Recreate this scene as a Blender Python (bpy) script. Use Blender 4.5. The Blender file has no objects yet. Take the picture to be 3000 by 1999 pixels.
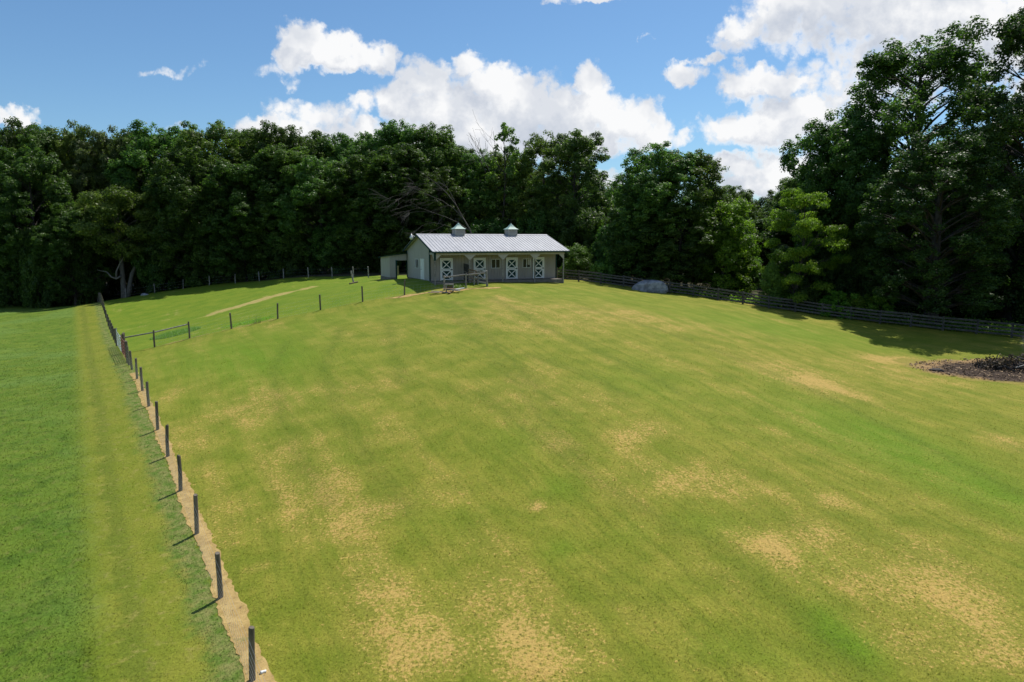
import bpy, math, random
import numpy as np
from mathutils import Vector, Matrix

C = bpy.context.scene.collection
R = math.radians
PI = math.pi

# ------------------------------------------------------------------ camera
cam_d = bpy.data.cameras.new('camera')
cam = bpy.data.objects.new('camera', cam_d)
C.objects.link(cam)
cam_d.sensor_width = 36.0
cam_d.lens = 24.0
cam_d.clip_start = 0.1
cam_d.clip_end = 9000
CAM_Z = 3.76
cam.location = (0, 0, CAM_Z)
cam.rotation_euler = (PI / 2 - math.atan(294 / 2000.0), 0, 0)
bpy.context.scene.camera = cam

# ------------------------------------------------------------------ light
SUN_DIR = Vector((0.286, 0.393, 0.874)).normalized()
sun_d = bpy.data.lights.new('sun', 'SUN')
sun_d.energy = 5.0
sun_d.angle = R(0.53)
sun_d.color = (1.0, 0.955, 0.88)
sun = bpy.data.objects.new('sun', sun_d)
C.objects.link(sun)
sun.rotation_euler = SUN_DIR.to_track_quat('Z', 'Y').to_euler()

sc = bpy.context.scene
sc.view_settings.view_transform = 'Standard'
sc.view_settings.look = 'None'
sc.view_settings.exposure = 0.0
sc.view_settings.gamma = 1.0
sc.view_settings.use_curve_mapping = False
sc.cycles.max_bounces = 7
sc.cycles.diffuse_bounces = 3
sc.cycles.glossy_bounces = 3
sc.cycles.transmission_bounces = 4
sc.cycles.transparent_max_bounces = 8


# ------------------------------------------------------------------ node helper
class NT:
    def __init__(self, tree):
        self.t = tree
        self.n = tree.nodes
        self.l = tree.links

    def node(self, kind, **kw):
        nd = self.n.new(kind)
        for k, v in kw.items():
            setattr(nd, k, v)
        return nd

    def put(self, sock, v):
        if v is None:
            return
        if hasattr(v, 'is_output') or isinstance(v, bpy.types.NodeSocket):
            self.l.new(v, sock)
        else:
            sock.default_value = v

    def math(self, op, a, b=None, c=None, clamp=False):
        nd = self.node('ShaderNodeMath', operation=op, use_clamp=clamp)
        self.put(nd.inputs[0], a)
        self.put(nd.inputs[1], b)
        self.put(nd.inputs[2], c)
        return nd.outputs[0]

    def vec(self, op, a, b=None, c=None, scale=None):
        nd = self.node('ShaderNodeVectorMath', operation=op)
        self.put(nd.inputs[0], a)
        self.put(nd.inputs[1], b)
        self.put(nd.inputs[2], c)
        if scale is not None:
            self.put(nd.inputs['Scale'], scale)
        return nd.outputs['Value'] if op in ('DOT_PRODUCT', 'LENGTH', 'DISTANCE') else nd.outputs[0]

    def noise(self, vec, scale, detail=4, rough=0.55, color=False, dist=0.0, dim='3D'):
        nd = self.node('ShaderNodeTexNoise', noise_dimensions=dim)
        self.put(nd.inputs['Vector'], vec)
        nd.inputs['Scale'].default_value = scale
        nd.inputs['Detail'].default_value = detail
        nd.inputs['Roughness'].default_value = rough
        nd.inputs['Distortion'].default_value = dist
        return nd.outputs['Color'] if color else nd.outputs[0]

    def smooth(self, v, a, b, lo=0.0, hi=1.0):
        nd = self.node('ShaderNodeMapRange', interpolation_type='SMOOTHSTEP')
        self.put(nd.inputs['Value'], v)
        nd.inputs['From Min'].default_value = a
        nd.inputs['From Max'].default_value = b
        nd.inputs['To Min'].default_value = lo
        nd.inputs['To Max'].default_value = hi
        return nd.outputs[0]

    def lin(self, v, a, b, lo=0.0, hi=1.0):
        nd = self.node('ShaderNodeMapRange')
        self.put(nd.inputs['Value'], v)
        nd.inputs['From Min'].default_value = a
        nd.inputs['From Max'].default_value = b
        nd.inputs['To Min'].default_value = lo
        nd.inputs['To Max'].default_value = hi
        return nd.outputs[0]

    def mix(self, f, a, b, blend='MIX'):
        nd = self.node('ShaderNodeMix', data_type='RGBA', blend_type=blend)
        self.put(nd.inputs[0], f)
        for s, v in ((nd.inputs[6], a), (nd.inputs[7], b)):
            if isinstance(v, tuple) and len(v) == 3:
                v = v + (1,)
            self.put(s, v)
        return nd.outputs[2]


# ------------------------------------------------------------------ world: sky and cumulus clouds
world = bpy.data.worlds.new('World')
sc.world = world
world.use_nodes = True
world.cycles.sampling_method = 'NONE'
W = NT(world.node_tree)
W.n.clear()
out = W.node('ShaderNodeOutputWorld')
bg = W.node('ShaderNodeBackground')
W.l.new(bg.outputs[0], out.inputs['Surface'])
skyt = W.node('ShaderNodeTexSky', sky_type='NISHITA')
skyt.sun_disc = False
skyt.sun_elevation = math.asin(SUN_DIR.z)
skyt.sun_rotation = math.atan2(SUN_DIR.x, SUN_DIR.y)
skyt.altitude = 150
skyt.air_density = 1.0
skyt.dust_density = 0.6
skyt.ozone_density = 1.3
SKY_STRENGTH = 0.115
bg.inputs['Strength'].default_value = SKY_STRENGTH
tc = W.node('ShaderNodeTexCoord').outputs['Generated']
sep = W.node('ShaderNodeSeparateXYZ')
W.l.new(tc, sep.inputs[0])
ysafe = W.math('MAXIMUM', sep.outputs[1], 0.08)
gx = W.math('DIVIDE', sep.outputs[0], ysafe)
gz = W.math('DIVIDE', sep.outputs[2], ysafe)
cmb = W.node('ShaderNodeCombineXYZ')
W.l.new(gx, cmb.inputs[0])
W.l.new(gz, cmb.inputs[1])
gpos = cmb.outputs[0]
# each cumulus cloud is a heap of billows: azimuth and elevation tangents, half sizes, thickness
BILLOWS = [(-0.2898,0.2705,0.0360,0.0330,1),(-0.2570,0.2569,0.0575,0.0230,1),(-0.2377,0.2659,0.0450,0.0240,1),(-0.2023,0.2578,0.0360,0.0240,1),(-0.1705,0.2546,0.0150,0.0230,1),(-0.3120,0.2524,0.0250,0.0180,1),(-0.2336,0.2469,0.0750,0.0130,1),(-0.3342,0.2364,0.0250,0.0130,0.45),(-0.3181,0.2250,0.0150,0.0120,0.4),(-0.3130,0.1813,0.0425,0.0210,0.62),(-0.2771,0.1766,0.0475,0.0240,0.72),(-0.2140,0.1882,0.0250,0.0170,0.7),(-0.2412,0.1697,0.0600,0.0200,0.6),(-0.3529,0.1557,0.0425,0.0210,1),(-0.2904,0.1463,0.0850,0.0290,1),(-0.2373,0.1440,0.0800,0.0300,1),(-0.3872,0.1463,0.0300,0.0125,0.9),(-0.1561,0.1975,0.0400,0.0290,1),(-0.1174,0.2159,0.0525,0.0375,0.9),(-0.0596,0.2487,0.0275,0.0210,0.9),(-0.1002,0.2410,0.0200,0.0150,0.6),(-0.1530,0.2259,0.0200,0.0100,0.5),(-0.0915,0.1813,0.0800,0.0475,1),(-0.0263,0.2159,0.0350,0.0360,1),(0.0048,0.1998,0.0700,0.0375,1),(0.0386,0.1720,0.1300,0.0475,1),(0.1044,0.2182,0.0230,0.0325,1),(0.1154,0.1928,0.0350,0.0350,1),(0.0963,0.1789,0.0550,0.0375,1),(0.1350,0.1720,0.0450,0.0350,1),(0.1689,0.1650,0.0400,0.0330,1),(0.1958,0.1533,0.0375,0.0240,0.95),(0.2227,0.1463,0.0275,0.0120,0.85),(-0.0484,0.1463,0.1600,0.0375,1),(0.0727,0.1416,0.1300,0.0250,0.95),(0.2388,0.2351,0.0290,0.0160,1),(0.2812,0.2487,0.0240,0.0075,0.8),(0.3146,0.2478,0.0200,0.0060,0.5),(0.3222,0.2862,0.0450,0.0240,0.85),(0.3640,0.3019,0.0550,0.0375,0.85),(0.4101,0.3197,0.0850,0.0400,1),(0.4639,0.2930,0.1000,0.0500,0.72),(0.5665,0.3108,0.1650,0.0600,1),(0.3352,0.2182,0.0525,0.0250,1),(0.3787,0.2103,0.0450,0.0230,0.95),(0.3576,0.1580,0.0950,0.0260,1),(0.4050,0.1720,0.0800,0.0310,1),(0.4727,0.1697,0.1000,0.0550,0.68),(0.4787,0.2204,0.1100,0.0650,0.62),(0.5482,0.2478,0.1200,0.0800,0.72),(0.6632,0.2885,0.1000,0.0700,0.95),(0.3088,0.2705,0.0350,0.0200,0.6),(0.3265,0.1015,0.0475,0.0225,1),(0.3697,0.1133,0.0350,0.0225,0.85),(0.3951,0.0944,0.0650,0.0275,1),(0.3619,0.0777,0.0850,0.0200,0.95),(0.4387,0.0991,0.0700,0.0450,0.65),(-0.7085,0.1752,0.0390,0.0150,0.85),(-0.4781,0.1622,0.0250,0.0055,0.42),(-0.4873,0.2323,0.0250,0.0070,0.38),(-0.4630,0.2387,0.0450,0.0070,0.22),(-0.4246,0.2424,0.0140,0.0060,0.30),(0.1344,0.0824,0.0375,0.0190,0.95),(0.1153,0.3295,0.0350,0.0070,0.8),(0.0659,0.3286,0.0300,0.0050,0.5),(0.1922,0.2781,0.0110,0.0035,0.36),(0.2092,0.1905,0.0100,0.0060,0.4),
           (0.80,0.20,0.14,0.06,0.9),(0.95,0.30,0.2,0.08,1),(-1.0,0.28,0.12,0.05,1),(-0.95,0.14,0.2,0.03,.9),(0.25,0.62,0.2,0.06,1),(0.55,0.55,0.25,0.09,.9),(-0.5,0.6,0.12,0.05,.9)]


def cloud_group():
    g = bpy.data.node_groups.new('cloud_density', 'ShaderNodeTree')
    g.interface.new_socket('Pos', in_out='INPUT', socket_type='NodeSocketVector')
    g.interface.new_socket('Density', in_out='OUTPUT', socket_type='NodeSocketFloat')
    g.interface.new_socket('Body', in_out='OUTPUT', socket_type='NodeSocketFloat')
    G = NT(g)
    gi = G.node('NodeGroupInput')
    go = G.node('NodeGroupOutput')
    p = gi.outputs[0]
    w1 = G.vec('SUBTRACT', G.noise(p, 16, 1, 0.5, True, dim='2D'), (0.5, 0.5, 0.5))
    w2 = G.vec('SUBTRACT', G.noise(p, 60, 3, 0.6, True, dim='2D'), (0.5, 0.5, 0.5))
    q = G.vec('ADD', p, G.vec('SCALE', w1, scale=0.034))
    q = G.vec('ADD', q, G.vec('SCALE', w2, scale=0.020))
    m = None
    for (x, z, rx, rz, wt) in BILLOWS:
        t = G.vec('MULTIPLY_ADD', q, (1 / rx, 1 / rz, 0), (-x / rx, -z / rz, 0))
        d2 = G.vec('DOT_PRODUCT', t, t)
        v = G.math('MULTIPLY_ADD', d2, -0.62 * wt, wt)
        m = v if m is None else G.math('SMOOTH_MAX', m, v, 0.16)
    fb = G.noise(p, 42, 5, 0.62, dim='2D')
    vor = G.node('ShaderNodeTexVoronoi', feature='F1', voronoi_dimensions='2D')
    G.l.new(q, vor.inputs['Vector'])
    vor.inputs['Scale'].default_value = 62
    puff = G.math('MULTIPLY_ADD', vor.outputs['Distance'], -0.35, 0.14)
    d = G.math('ADD', m, G.math('MULTIPLY_ADD', fb, 0.85, -0.43))
    d = G.math('ADD', d, puff)
    G.l.new(d, go.inputs[0])
    G.l.new(G.math('ADD', m, G.math('MULTIPLY_ADD', fb, 0.55, -0.27)), go.inputs[1])
    return g


cg = cloud_group()


def cloud_at(offset):
    nd = W.node('ShaderNodeGroup')
    nd.node_tree = cg
    W.l.new(W.vec('ADD', gpos, offset), nd.inputs[0])
    return nd.outputs


d0, m0 = cloud_at((0, 0, 0))
m1 = cloud_at((0.013, 0.028, 0))[1]
front = W.smooth(sep.outputs[1], 0.1, 0.3)
# other parts of the sky carry the same broken cloud
nb = W.noise(tc, 3.2, 4, 0.58)
back = W.math('MULTIPLY', W.smooth(nb, 0.53, 0.66), W.math('SUBTRACT', 1.0, front))
alpha = W.math('MULTIPLY', W.smooth(d0, 0.12, 0.74), front)
alpha = W.math('MAXIMUM', alpha, back)
lit = W.math('MULTIPLY_ADD', W.math('SUBTRACT', m0, m1), 1.0, 0.70, clamp=True)
thick = W.smooth(d0, 0.30, 1.05)
lit = W.math('MAXIMUM', lit, W.math('MULTIPLY_ADD', thick, -0.75, 1.0))
soft = W.noise(gpos, 11, 4, 0.55, dim='2D')
lit = W.math('MULTIPLY', lit, W.lin(soft, 0.36, 0.56, 0.58, 1.08), clamp=True)
S = 1 / SKY_STRENGTH
ccol = W.mix(lit, (0.40 * S, 0.47 * S, 0.60 * S), (0.96 * S, 0.965 * S, 0.975 * S))
skyc = W.mix(1.0, skyt.outputs[0], (0.64, 0.87, 1.03), 'MULTIPLY')
W.l.new(W.mix(alpha, skyc, ccol), bg.inputs['Color'])


# ------------------------------------------------------------------ scene helpers
def tag(o, label=None, cat=None, group=None, kind=None):
    if label: o['label'] = label
    if cat: o['category'] = cat
    if group: o['group'] = group
    if kind: o['kind'] = kind
    return o


def empty(name, loc=(0, 0, 0), rz=0.0, label=None, cat=None, group=None):
    o = bpy.data.objects.new(name, None)
    o.empty_display_size = 0.3
    C.objects.link(o)
    o.location = loc
    o.rotation_euler = (0, 0, rz)
    return tag(o, label, cat, group)


def mesh_np(name, verts, faces, mats=(), nside=4, smooth=False):
    """verts (N,3), faces (M,nside) arrays"""
    me = bpy.data.meshes.new(name)
    verts = np.asarray(verts, np.float32)
    faces = np.asarray(faces, np.int32)
    me.vertices.add(len(verts))
    me.vertices.foreach_set('co', verts.ravel())
    me.loops.add(faces.size)
    me.loops.foreach_set('vertex_index', faces.ravel())
    me.polygons.add(len(faces))
    me.polygons.foreach_set('loop_start', np.arange(0, faces.size, nside, dtype=np.int32))
    if smooth:
        me.polygons.foreach_set('use_smooth', np.ones(len(faces), bool))
    me.update(calc_edges=True)
    for m in mats:
        me.materials.append(m)
    return me


def obj(name, me, parent=None, loc=None):
    o = bpy.data.objects.new(name, me)
    C.objects.link(o)
    if parent: o.parent = parent
    if loc is not None: o.location = loc
    return o


class MB:
    def __init__(self):
        self.v = []
        self.f = []

    def quad(self, *pts):
        n = len(self.v)
        self.v += [tuple(p) for p in pts]
        self.f.append(tuple(range(n, n + len(pts))))

    def prism(self, poly, d):
        """closed prism: polygon points (3-D), extruded by vector d"""
        n = len(self.v)
        k = len(poly)
        d = Vector(d)
        self.v += [tuple(p) for p in poly] + [tuple(Vector(p) + d) for p in poly]
        self.f.append(tuple(range(n + k - 1, n - 1, -1)))
        self.f.append(tuple(range(n + k, n + 2 * k)))
        for i in range(k):
            j = (i + 1) % k
            self.f.append((n + i, n + j, n + k + j, n + k + i))

    def box(self, x0, x1, y0, y1, z0, z1):
        self.prism([(x0, y0, z0), (x1, y0, z0), (x1, y1, z0), (x0, y1, z0)], (0, 0, z1 - z0))

    def bar(self, a, b, w, h, up=(0, 0, 1)):
        a = Vector(a); b = Vector(b)
        d = (b - a).normalized()
        s = d.cross(Vector(up))
        if s.length < 1e-4: s = Vector((1, 0, 0))
        s.normalize()
        u = s.cross(d).normalized()
        s *= w / 2; u *= h / 2
        self.prism([a - s - u, a + s - u, a + s + u, a - s + u], b - a)

    def tube(self, pts, rad, sides=6, cap=True):
        pts = [Vector(p) for p in pts]
        if not hasattr(rad, '__len__'): rad = [rad] * len(pts)
        n0 = len(self.v)
        ref = Vector((0.31, 0.95, 0.05))
        for i, p in enumerate(pts):
            d = (pts[min(i + 1, len(pts) - 1)] - pts[max(i - 1, 0)]).normalized()
            a = d.cross(ref)
            if a.length < 0.05: a = d.cross(Vector((1, 0, 0)))
            a.normalize()
            b = d.cross(a)
            for k in range(sides):
                t = 2 * PI * k / sides
                self.v.append(tuple(p + (a * math.cos(t) + b * math.sin(t)) * rad[i]))
        for i in range(len(pts) - 1):
            for k in range(sides):
                k2 = (k + 1) % sides
                q = n0 + i * sides
                self.f.append((q + k, q + k2, q + sides + k2, q + sides + k))
        if cap:
            self.f.append(tuple(n0 + k for k in range(sides - 1, -1, -1)))
            e = n0 + (len(pts) - 1) * sides
            self.f.append(tuple(e + k for k in range(sides)))

    def mesh(self, name, mat, smooth=False):
        me = bpy.data.meshes.new(name)
        me.from_pydata(self.v, [], self.f)
        me.materials.append(mat)
        if smooth:
            me.polygons.foreach_set('use_smooth', np.ones(len(me.polygons), bool))
        me.update()
        return me

    def build(self, name, mat, parent=None, loc=None, smooth=False):
        return obj(name, self.mesh(name, mat, smooth), parent, loc)


# ------------------------------------------------------------------ terrain
GP = np.array([
    (-5.97,14.4,-6.25),(-8.13,17.81,-6.07),(-10.43,21.43,-5.88),(-12.61,24.87,-5.69),(-14.83,28.39,-5.44),(-17.07,31.92,-5.26),
    (-19.45,35.67,-5.06),(-21.67,39.18,-4.92),(-23.79,42.51,-4.90),(-26.03,45.98,-4.98),(-28.8,50.28,-5.14),(-32.05,55.32,-5.4),
    (-36.7,62.6,-5.72),(-45,75,-5.75),(-63.3,104.2,-5.7),
    (-29.31,55.33,-4.91),(-27.54,56.92,-4.38),(-23.69,57.03,-3.64),(-20.07,58.16,-2.86),(-16.67,59.26,-2.2),(-13.14,59.86,-1.6),(-9.61,60.95,-1.05),
    (-6.09,61.51,-0.7),(-4.19,62.03,-0.5),(-2.27,62.56,-0.40),
    (-56.65,99.9,-4.5),(-48.15,100.05,-3.19),(-43.86,99.1,-2.63),(-39.74,98.2,-2.28),(-35.89,97.2,-1.97),(-31.78,95.3,-1.43),(-16.69,72.12,-0.71),
    (-7.6,64.0,-0.12),(-10.9,71.9,-0.16),(-13.5,71.0,-0.25),(4.6,69.6,-0.40),(0,65.6,-0.28),(1.5,76,-.25),(-5,78,-.1),
    (4.82,72.15,-0.46),(8.64,72.13,-0.64),(13.95,70.6,-1.35),(18.97,67.92,-1.85),(26.0,64.73,-2.85),(31.43,61.1,-3.40),(35.1,58.5,-3.70),(41.12,54.6,-4.09),
    (27.36,47.28,-4.60),(31.05,45.22,-4.80),(30.45,42.66,-5.0),(38,44,-4.8),
    (0,14,-6.15),(11.6,14.2,-6.2),(22,16,-6.4),(-12,14.67,-6.48),(30,28,-5.9),(0,26.12,-4.25),(0,40.56,-2.35),(0,50.9,-1.25),(14,27,-4.8),(15,40,-3.4),(14,54,-2.0),(5,60,-.75),
    (-25,25,-6.1),(-40,50,-6.1),(-60,80,-5.9),(-65,86.5,-5.8),(-85,100,-5.6),(-20,15,-6.8),(-50,30,-6.8),
    (0,0,-7.2),(-20,0,-7.6),(20,0,-7.4),(50,30,-6.0),(60,55,-4.6),
    (-10,90,-.5),(10,92,-.6),(38,80,-3.3),(55,80,-3.6),(-30,115,-1.5),(-80,120,-4.8),(20,125,-2),(60,125,-3.2),(-110,60,-6.4),(-110,125,-5.0)], float)


class Ground:
    def __init__(s, P, smooth=0.35):
        s.c = P[:, :2] / 50.0
        n = len(P)
        K = s.k(np.linalg.norm(s.c[:, None] - s.c[None], axis=2)) + np.eye(n) * 0.0
        K += np.eye(n) * smooth * 0.004
        A = np.zeros((n + 3, n + 3))
        A[:n, :n] = K
        A[:n, n] = 1; A[:n, n + 1:] = s.c
        A[n, :n] = 1; A[n + 1:, :n] = s.c.T
        b = np.zeros(n + 3); b[:n] = P[:, 2]
        w = np.linalg.solve(A, b)
        s.w, s.a = w[:n], w[n:]

    @staticmethod
    def k(r):
        return np.where(r > 1e-9, r * r * np.log(np.maximum(r, 1e-9)), 0.0)

    def __call__(s, x, y):
        x = np.asarray(x, float); y = np.asarray(y, float)
        sh = x.shape
        cx = np.clip(x.ravel(), -105, 64) / 50.0
        cy = np.clip(y.ravel(), -3, 124) / 50.0
        r = np.zeros(cx.size)
        for i in range(0, cx.size, 20000):
            q = np.stack([cx[i:i + 20000], cy[i:i + 20000]], 1)
            d = np.linalg.norm(q[:, None] - s.c[None], axis=2)
            r[i:i + 20000] = s.k(d) @ s.w + s.a[0] + q @ s.a[1:]
        r = np.clip(r, -9, 1.5)
        return r.reshape(sh)


G0 = Ground(GP)


def bumps(x, y):
    return (0.035 * np.sin(x * 0.9 + 1.3 * np.sin(y * 0.35)) * np.sin(y * 0.75 + 0.8) + 0.02 * np.sin(x * 2.1 + y * 1.3) * np.sin(y * 1.9 - x * 0.7))


def gz_(x, y):
    return G0(x, y) + bumps(np.asarray(x, float), np.asarray(y, float))


def gz1(x, y):
    return float(gz_(np.array([x]), np.array([y]))[0])


def axis(parts):
    a = []
    for lo, hi, st in parts:
        a.append(np.arange(lo, hi, st))
    return np.concatenate(a)


gxs = np.concatenate([-np.geomspace(3500, 114, 22), axis([(-112, -42, 1.2), (-42, 46, 0.36), (46, 110, 1.2)]), np.geomspace(112, 3500, 22)])
gys = np.concatenate([-np.geomspace(3500, 8, 22), axis([(-6, 8, 1.5), (8, 73, 0.36), (73, 126, 1.0)]), np.geomspace(128, 3500, 24)])
GX, GY = np.meshgrid(gxs, gys)
GZ = gz_(GX, GY)
far = (np.abs(GX) > 112) | (GY > 127) | (GY < -7)
nx, ny = len(gxs), len(gys)
ii = np.arange(nx * ny).reshape(ny, nx)
gfaces = np.stack([ii[:-1, :-1].ravel(), ii[:-1, 1:].ravel(), ii[1:, 1:].ravel(), ii[1:, :-1].ravel()], 1)

# fence line on the left: from the nearest post to the wood
FA = np.array((-5.97, 14.4)); FB = np.array((-63.3, 104.2))
FD = (FB - FA) / np.linalg.norm(FB - FA)
FN = np.array((-FD[1], FD[0]))            # points to the left field


def seg_dist(x, y, pts):
    best = np.full(x.shape, 1e9)
    for (ax, ay), (bx, by) in zip(pts[:-1], pts[1:]):
        dx, dy = bx - ax, by - ay
        t = np.clip(((x - ax) * dx + (y - ay) * dy) / (dx * dx + dy * dy), 0, 1)
        best = np.minimum(best, np.hypot(x - ax - t * dx, y - ay - t * dy))
    return best


def blob(x, y, cx, cy, rx, ry, rot=0.0):
    c, s = math.cos(rot), math.sin(rot)
    u = (x - cx) * c + (y - cy) * s
    v = -(x - cx) * s + (y - cy) * c
    return np.exp(-((u / rx) ** 2 + (v / ry) ** 2))


# where the turf has dried out (worn grass keeps its colour whatever the light does)
DRY = [(-12.6,34.2,2.88,3.92,0,0.5),(-8.9,27.4,1.69,2.47,0,0.55),(-7.4,23.6,1.69,2.10,0,0.6),(-5.5,21.3,1.40,1.51,0,0.75),(-4.4,19.0,0.91,1.05,0,0.7),(-3.7,17.5,1.03,0.92,0,0.75),(-2.8,16.2,1.22,0.92,0,0.9),(-2.0,15.0,1.79,0.93,0,0.95),(-0.5,17.7,1.22,1.02,0,0.7),(0.2,16.1,0.95,0.77,0,0.75),(0.5,15.3,1.07,0.85,0,0.8),(-1.0,19.6,1.24,0.89,0,0.45),(1.1,14.5,1.11,0.56,0,0.7),(-2.0,22.9,1.32,0.94,0,0.4),(2.8,30.7,2.53,2.11,0,0.45),(5.7,27.8,1.34,1.01,0,0.75),(4.8,26.8,0.84,0.80,0,0.7),(2.1,26.5,1.24,1.11,0,0.6),(6.4,24.5,2.64,1.35,0,0.5),(7.6,23.1,2.14,1.21,0,0.55),(8.0,19.4,0.41,0.83,0,1.2),(9.5,20.4,0.68,0.80,0,1.0),(10.9,22.5,0.62,0.51,0,0.9),(7.3,19.8,1.17,1.12,0,0.6),(6.2,17.9,0.97,0.75,0,0.4),(4.5,22.6,1.59,1.41,0,0.45),(10.2,18.0,1.56,1.30,0,0.65),(12.6,19.0,1.08,1.44,0,0.65),(12.1,16.7,1.51,1.73,0,0.75),(9.9,15.3,1.20,0.95,0,0.6),(11.9,15.1,0.76,0.83,0,0.6),(16.0,38.0,3.21,2.90,0,0.35),(15.4,40.4,4.76,3.79,0,0.3),(16.6,36.2,1.43,1.49,0,0.6),(22.6,30.2,1.23,2.04,0,0.9),(19.0,36.0,3.52,3.18,0,0.4),(24.6,43.1,3.06,2.90,0,0.6),(28.4,47.1,1.12,1.48,0,0.8),(0.0,50.9,3.82,3.21,0,0.65),(-2.3,46.2,2.78,2.56,0,0.4),(2.0,44.4,2.72,3.00,0,0.35),(-0.8,55.2,1.66,1.42,0,0.7),(-4.8,29.0,2.28,2.75,0,0.35),(-0.5,31.2,2.23,2.80,0,0.4),(1.1,34.5,1.40,2.18,0,0.4),(7.6,50.2,7.69,3.72,0,0.3),(4.6,45.6,2.88,3.15,0,0.35),(12.0,47.6,4.93,3.91,0,0.35),(-7.1,35.0,3.35,3.44,0,0.25),(0.8,21.8,0.27,0.26,0,1.9),(3.1,16.4,0.62,0.51,0,0.3),(-7.6,19.2,0.33,0.20,0,0.9),(-19.1,38.1,1.39,2.18,0,0.35),(-14.4,29.6,0.84,1.65,0,0.25),(-4.1,22.2,1.07,0.90,0,0.4),
       (-28,74.2,6.6,1.35,.70,1.5),(26.6,47.2,2.4,1.5,0,1.4),(-24,59.2,1.4,.3,.2,.9)]
LUSH = [(-21,49,8,9,.5,.75),(-14,38,4,12,.45,.55),(-8,55,8,3,0,.5),(5,60,9,4,-.2,.5),(22,55,7,4,-.5,.6),(14.6,30.6,3.77,3.31,0,0.8),(16.2,28.0,2.53,2.49,0,0.9),(17.3,25.6,2.60,2.40,0,0.9),(17.8,23.4,1.65,2.65,0,0.7),(15.0,36.8,1.84,1.54,0,0.5),(8.3,18.9,1.28,0.88,0,0.5),(8.1,16.5,0.55,0.80,0,1.0),(8.4,15.3,0.61,0.73,0,1.2),(7.8,15.6,0.52,0.51,0,0.8),(1.7,22.9,0.83,0.91,0,0.7),(1.5,19.3,0.51,0.51,0,0.9),(0.3,26.6,1.64,1.93,0,0.4),(6.9,33.9,2.89,3.93,0,0.4),(-5.4,42.6,5.38,5.38,0,0.3),(18.4,52.1,8.99,4.09,0,0.6),(4.9,15.2,0.82,0.47,0,0.5),(6.2,14.8,0.64,0.47,0,0.5),(3.8,20.2,0.52,0.53,0,0.6),(6.5,20.7,0.89,0.61,0,0.7),(-7.0,25.9,0.72,1.87,0,0.3),(-2.4,21.2,1.34,1.01,0,0.3),(-16.5,43.4,5.12,3.95,0,0.25)]
xx, yy = GX.ravel(), GY.ravel()
dry = np.zeros(xx.size); lush = np.zeros(xx.size)
for (a, b, c_, d_, e_, w_) in DRY: dry = dry + w_ * blob(xx, yy, a, b, c_, d_, e_)
for (a, b, c_, d_, e_, w_) in LUSH: lush = lush + w_ * blob(xx, yy, a, b, c_, d_, e_)
TRACKS = [[(-6.0, 57.1), (-2.1, 41.5), (0.0, 34.2), (1.3, 28.6), (2.6, 24.8)],[(-5.1, 56.7), (-1.3, 41.4), (0.9, 34.0), (2.2, 28.7)],[(0.8, 38.3), (3.6, 35.0), (5.7, 31.7)],[(-2.0, 57.3), (2.2, 44.4), (5.7, 37.6), (8.3, 32.6)],[(5.2, 52.1), (11.2, 44.2), (15.0, 36.8), (17.3, 30.6), (18.8, 24.0)],[(5.8, 20.2), (6.5, 18.8), (7.3, 17.0), (7.8, 15.7), (8.2, 14.3)],[(-1.7, 32.4), (1.4, 26.1), (3.5, 22.4), (5.3, 20.2)],[(-9.7, 52.3), (-7.6, 42.9), (-5.7, 34.8)],[(-16.1, 48.4), (-14.5, 40.8), (-11.5, 33.0), (-8.7, 27.0), (-6.4, 22.8)],[(-12.8, 50.7), (-11.0, 39.2), (-8.4, 32.0), (-5.6, 25.8), (-3.4, 21.7)]]
track = np.zeros(xx.size)
for t_ in TRACKS: track = np.maximum(track, np.exp(-(seg_dist(xx, yy, t_) / 0.36) ** 2))

# ------------------------------------------------------------------ ground material
def principled(name, color=(0.5, 0.5, 0.5), rough=0.6, metal=0.0, spec=0.5):
    m = bpy.data.materials.new(name)
    m.use_nodes = True
    b = m.node_tree.nodes['Principled BSDF']
    b.inputs['Base Color'].default_value = (*color, 1)
    b.inputs['Roughness'].default_value = rough
    b.inputs['Metallic'].default_value = metal
    b.inputs['Specular IOR Level'].default_value = spec
    return m, NT(m.node_tree), b


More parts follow.
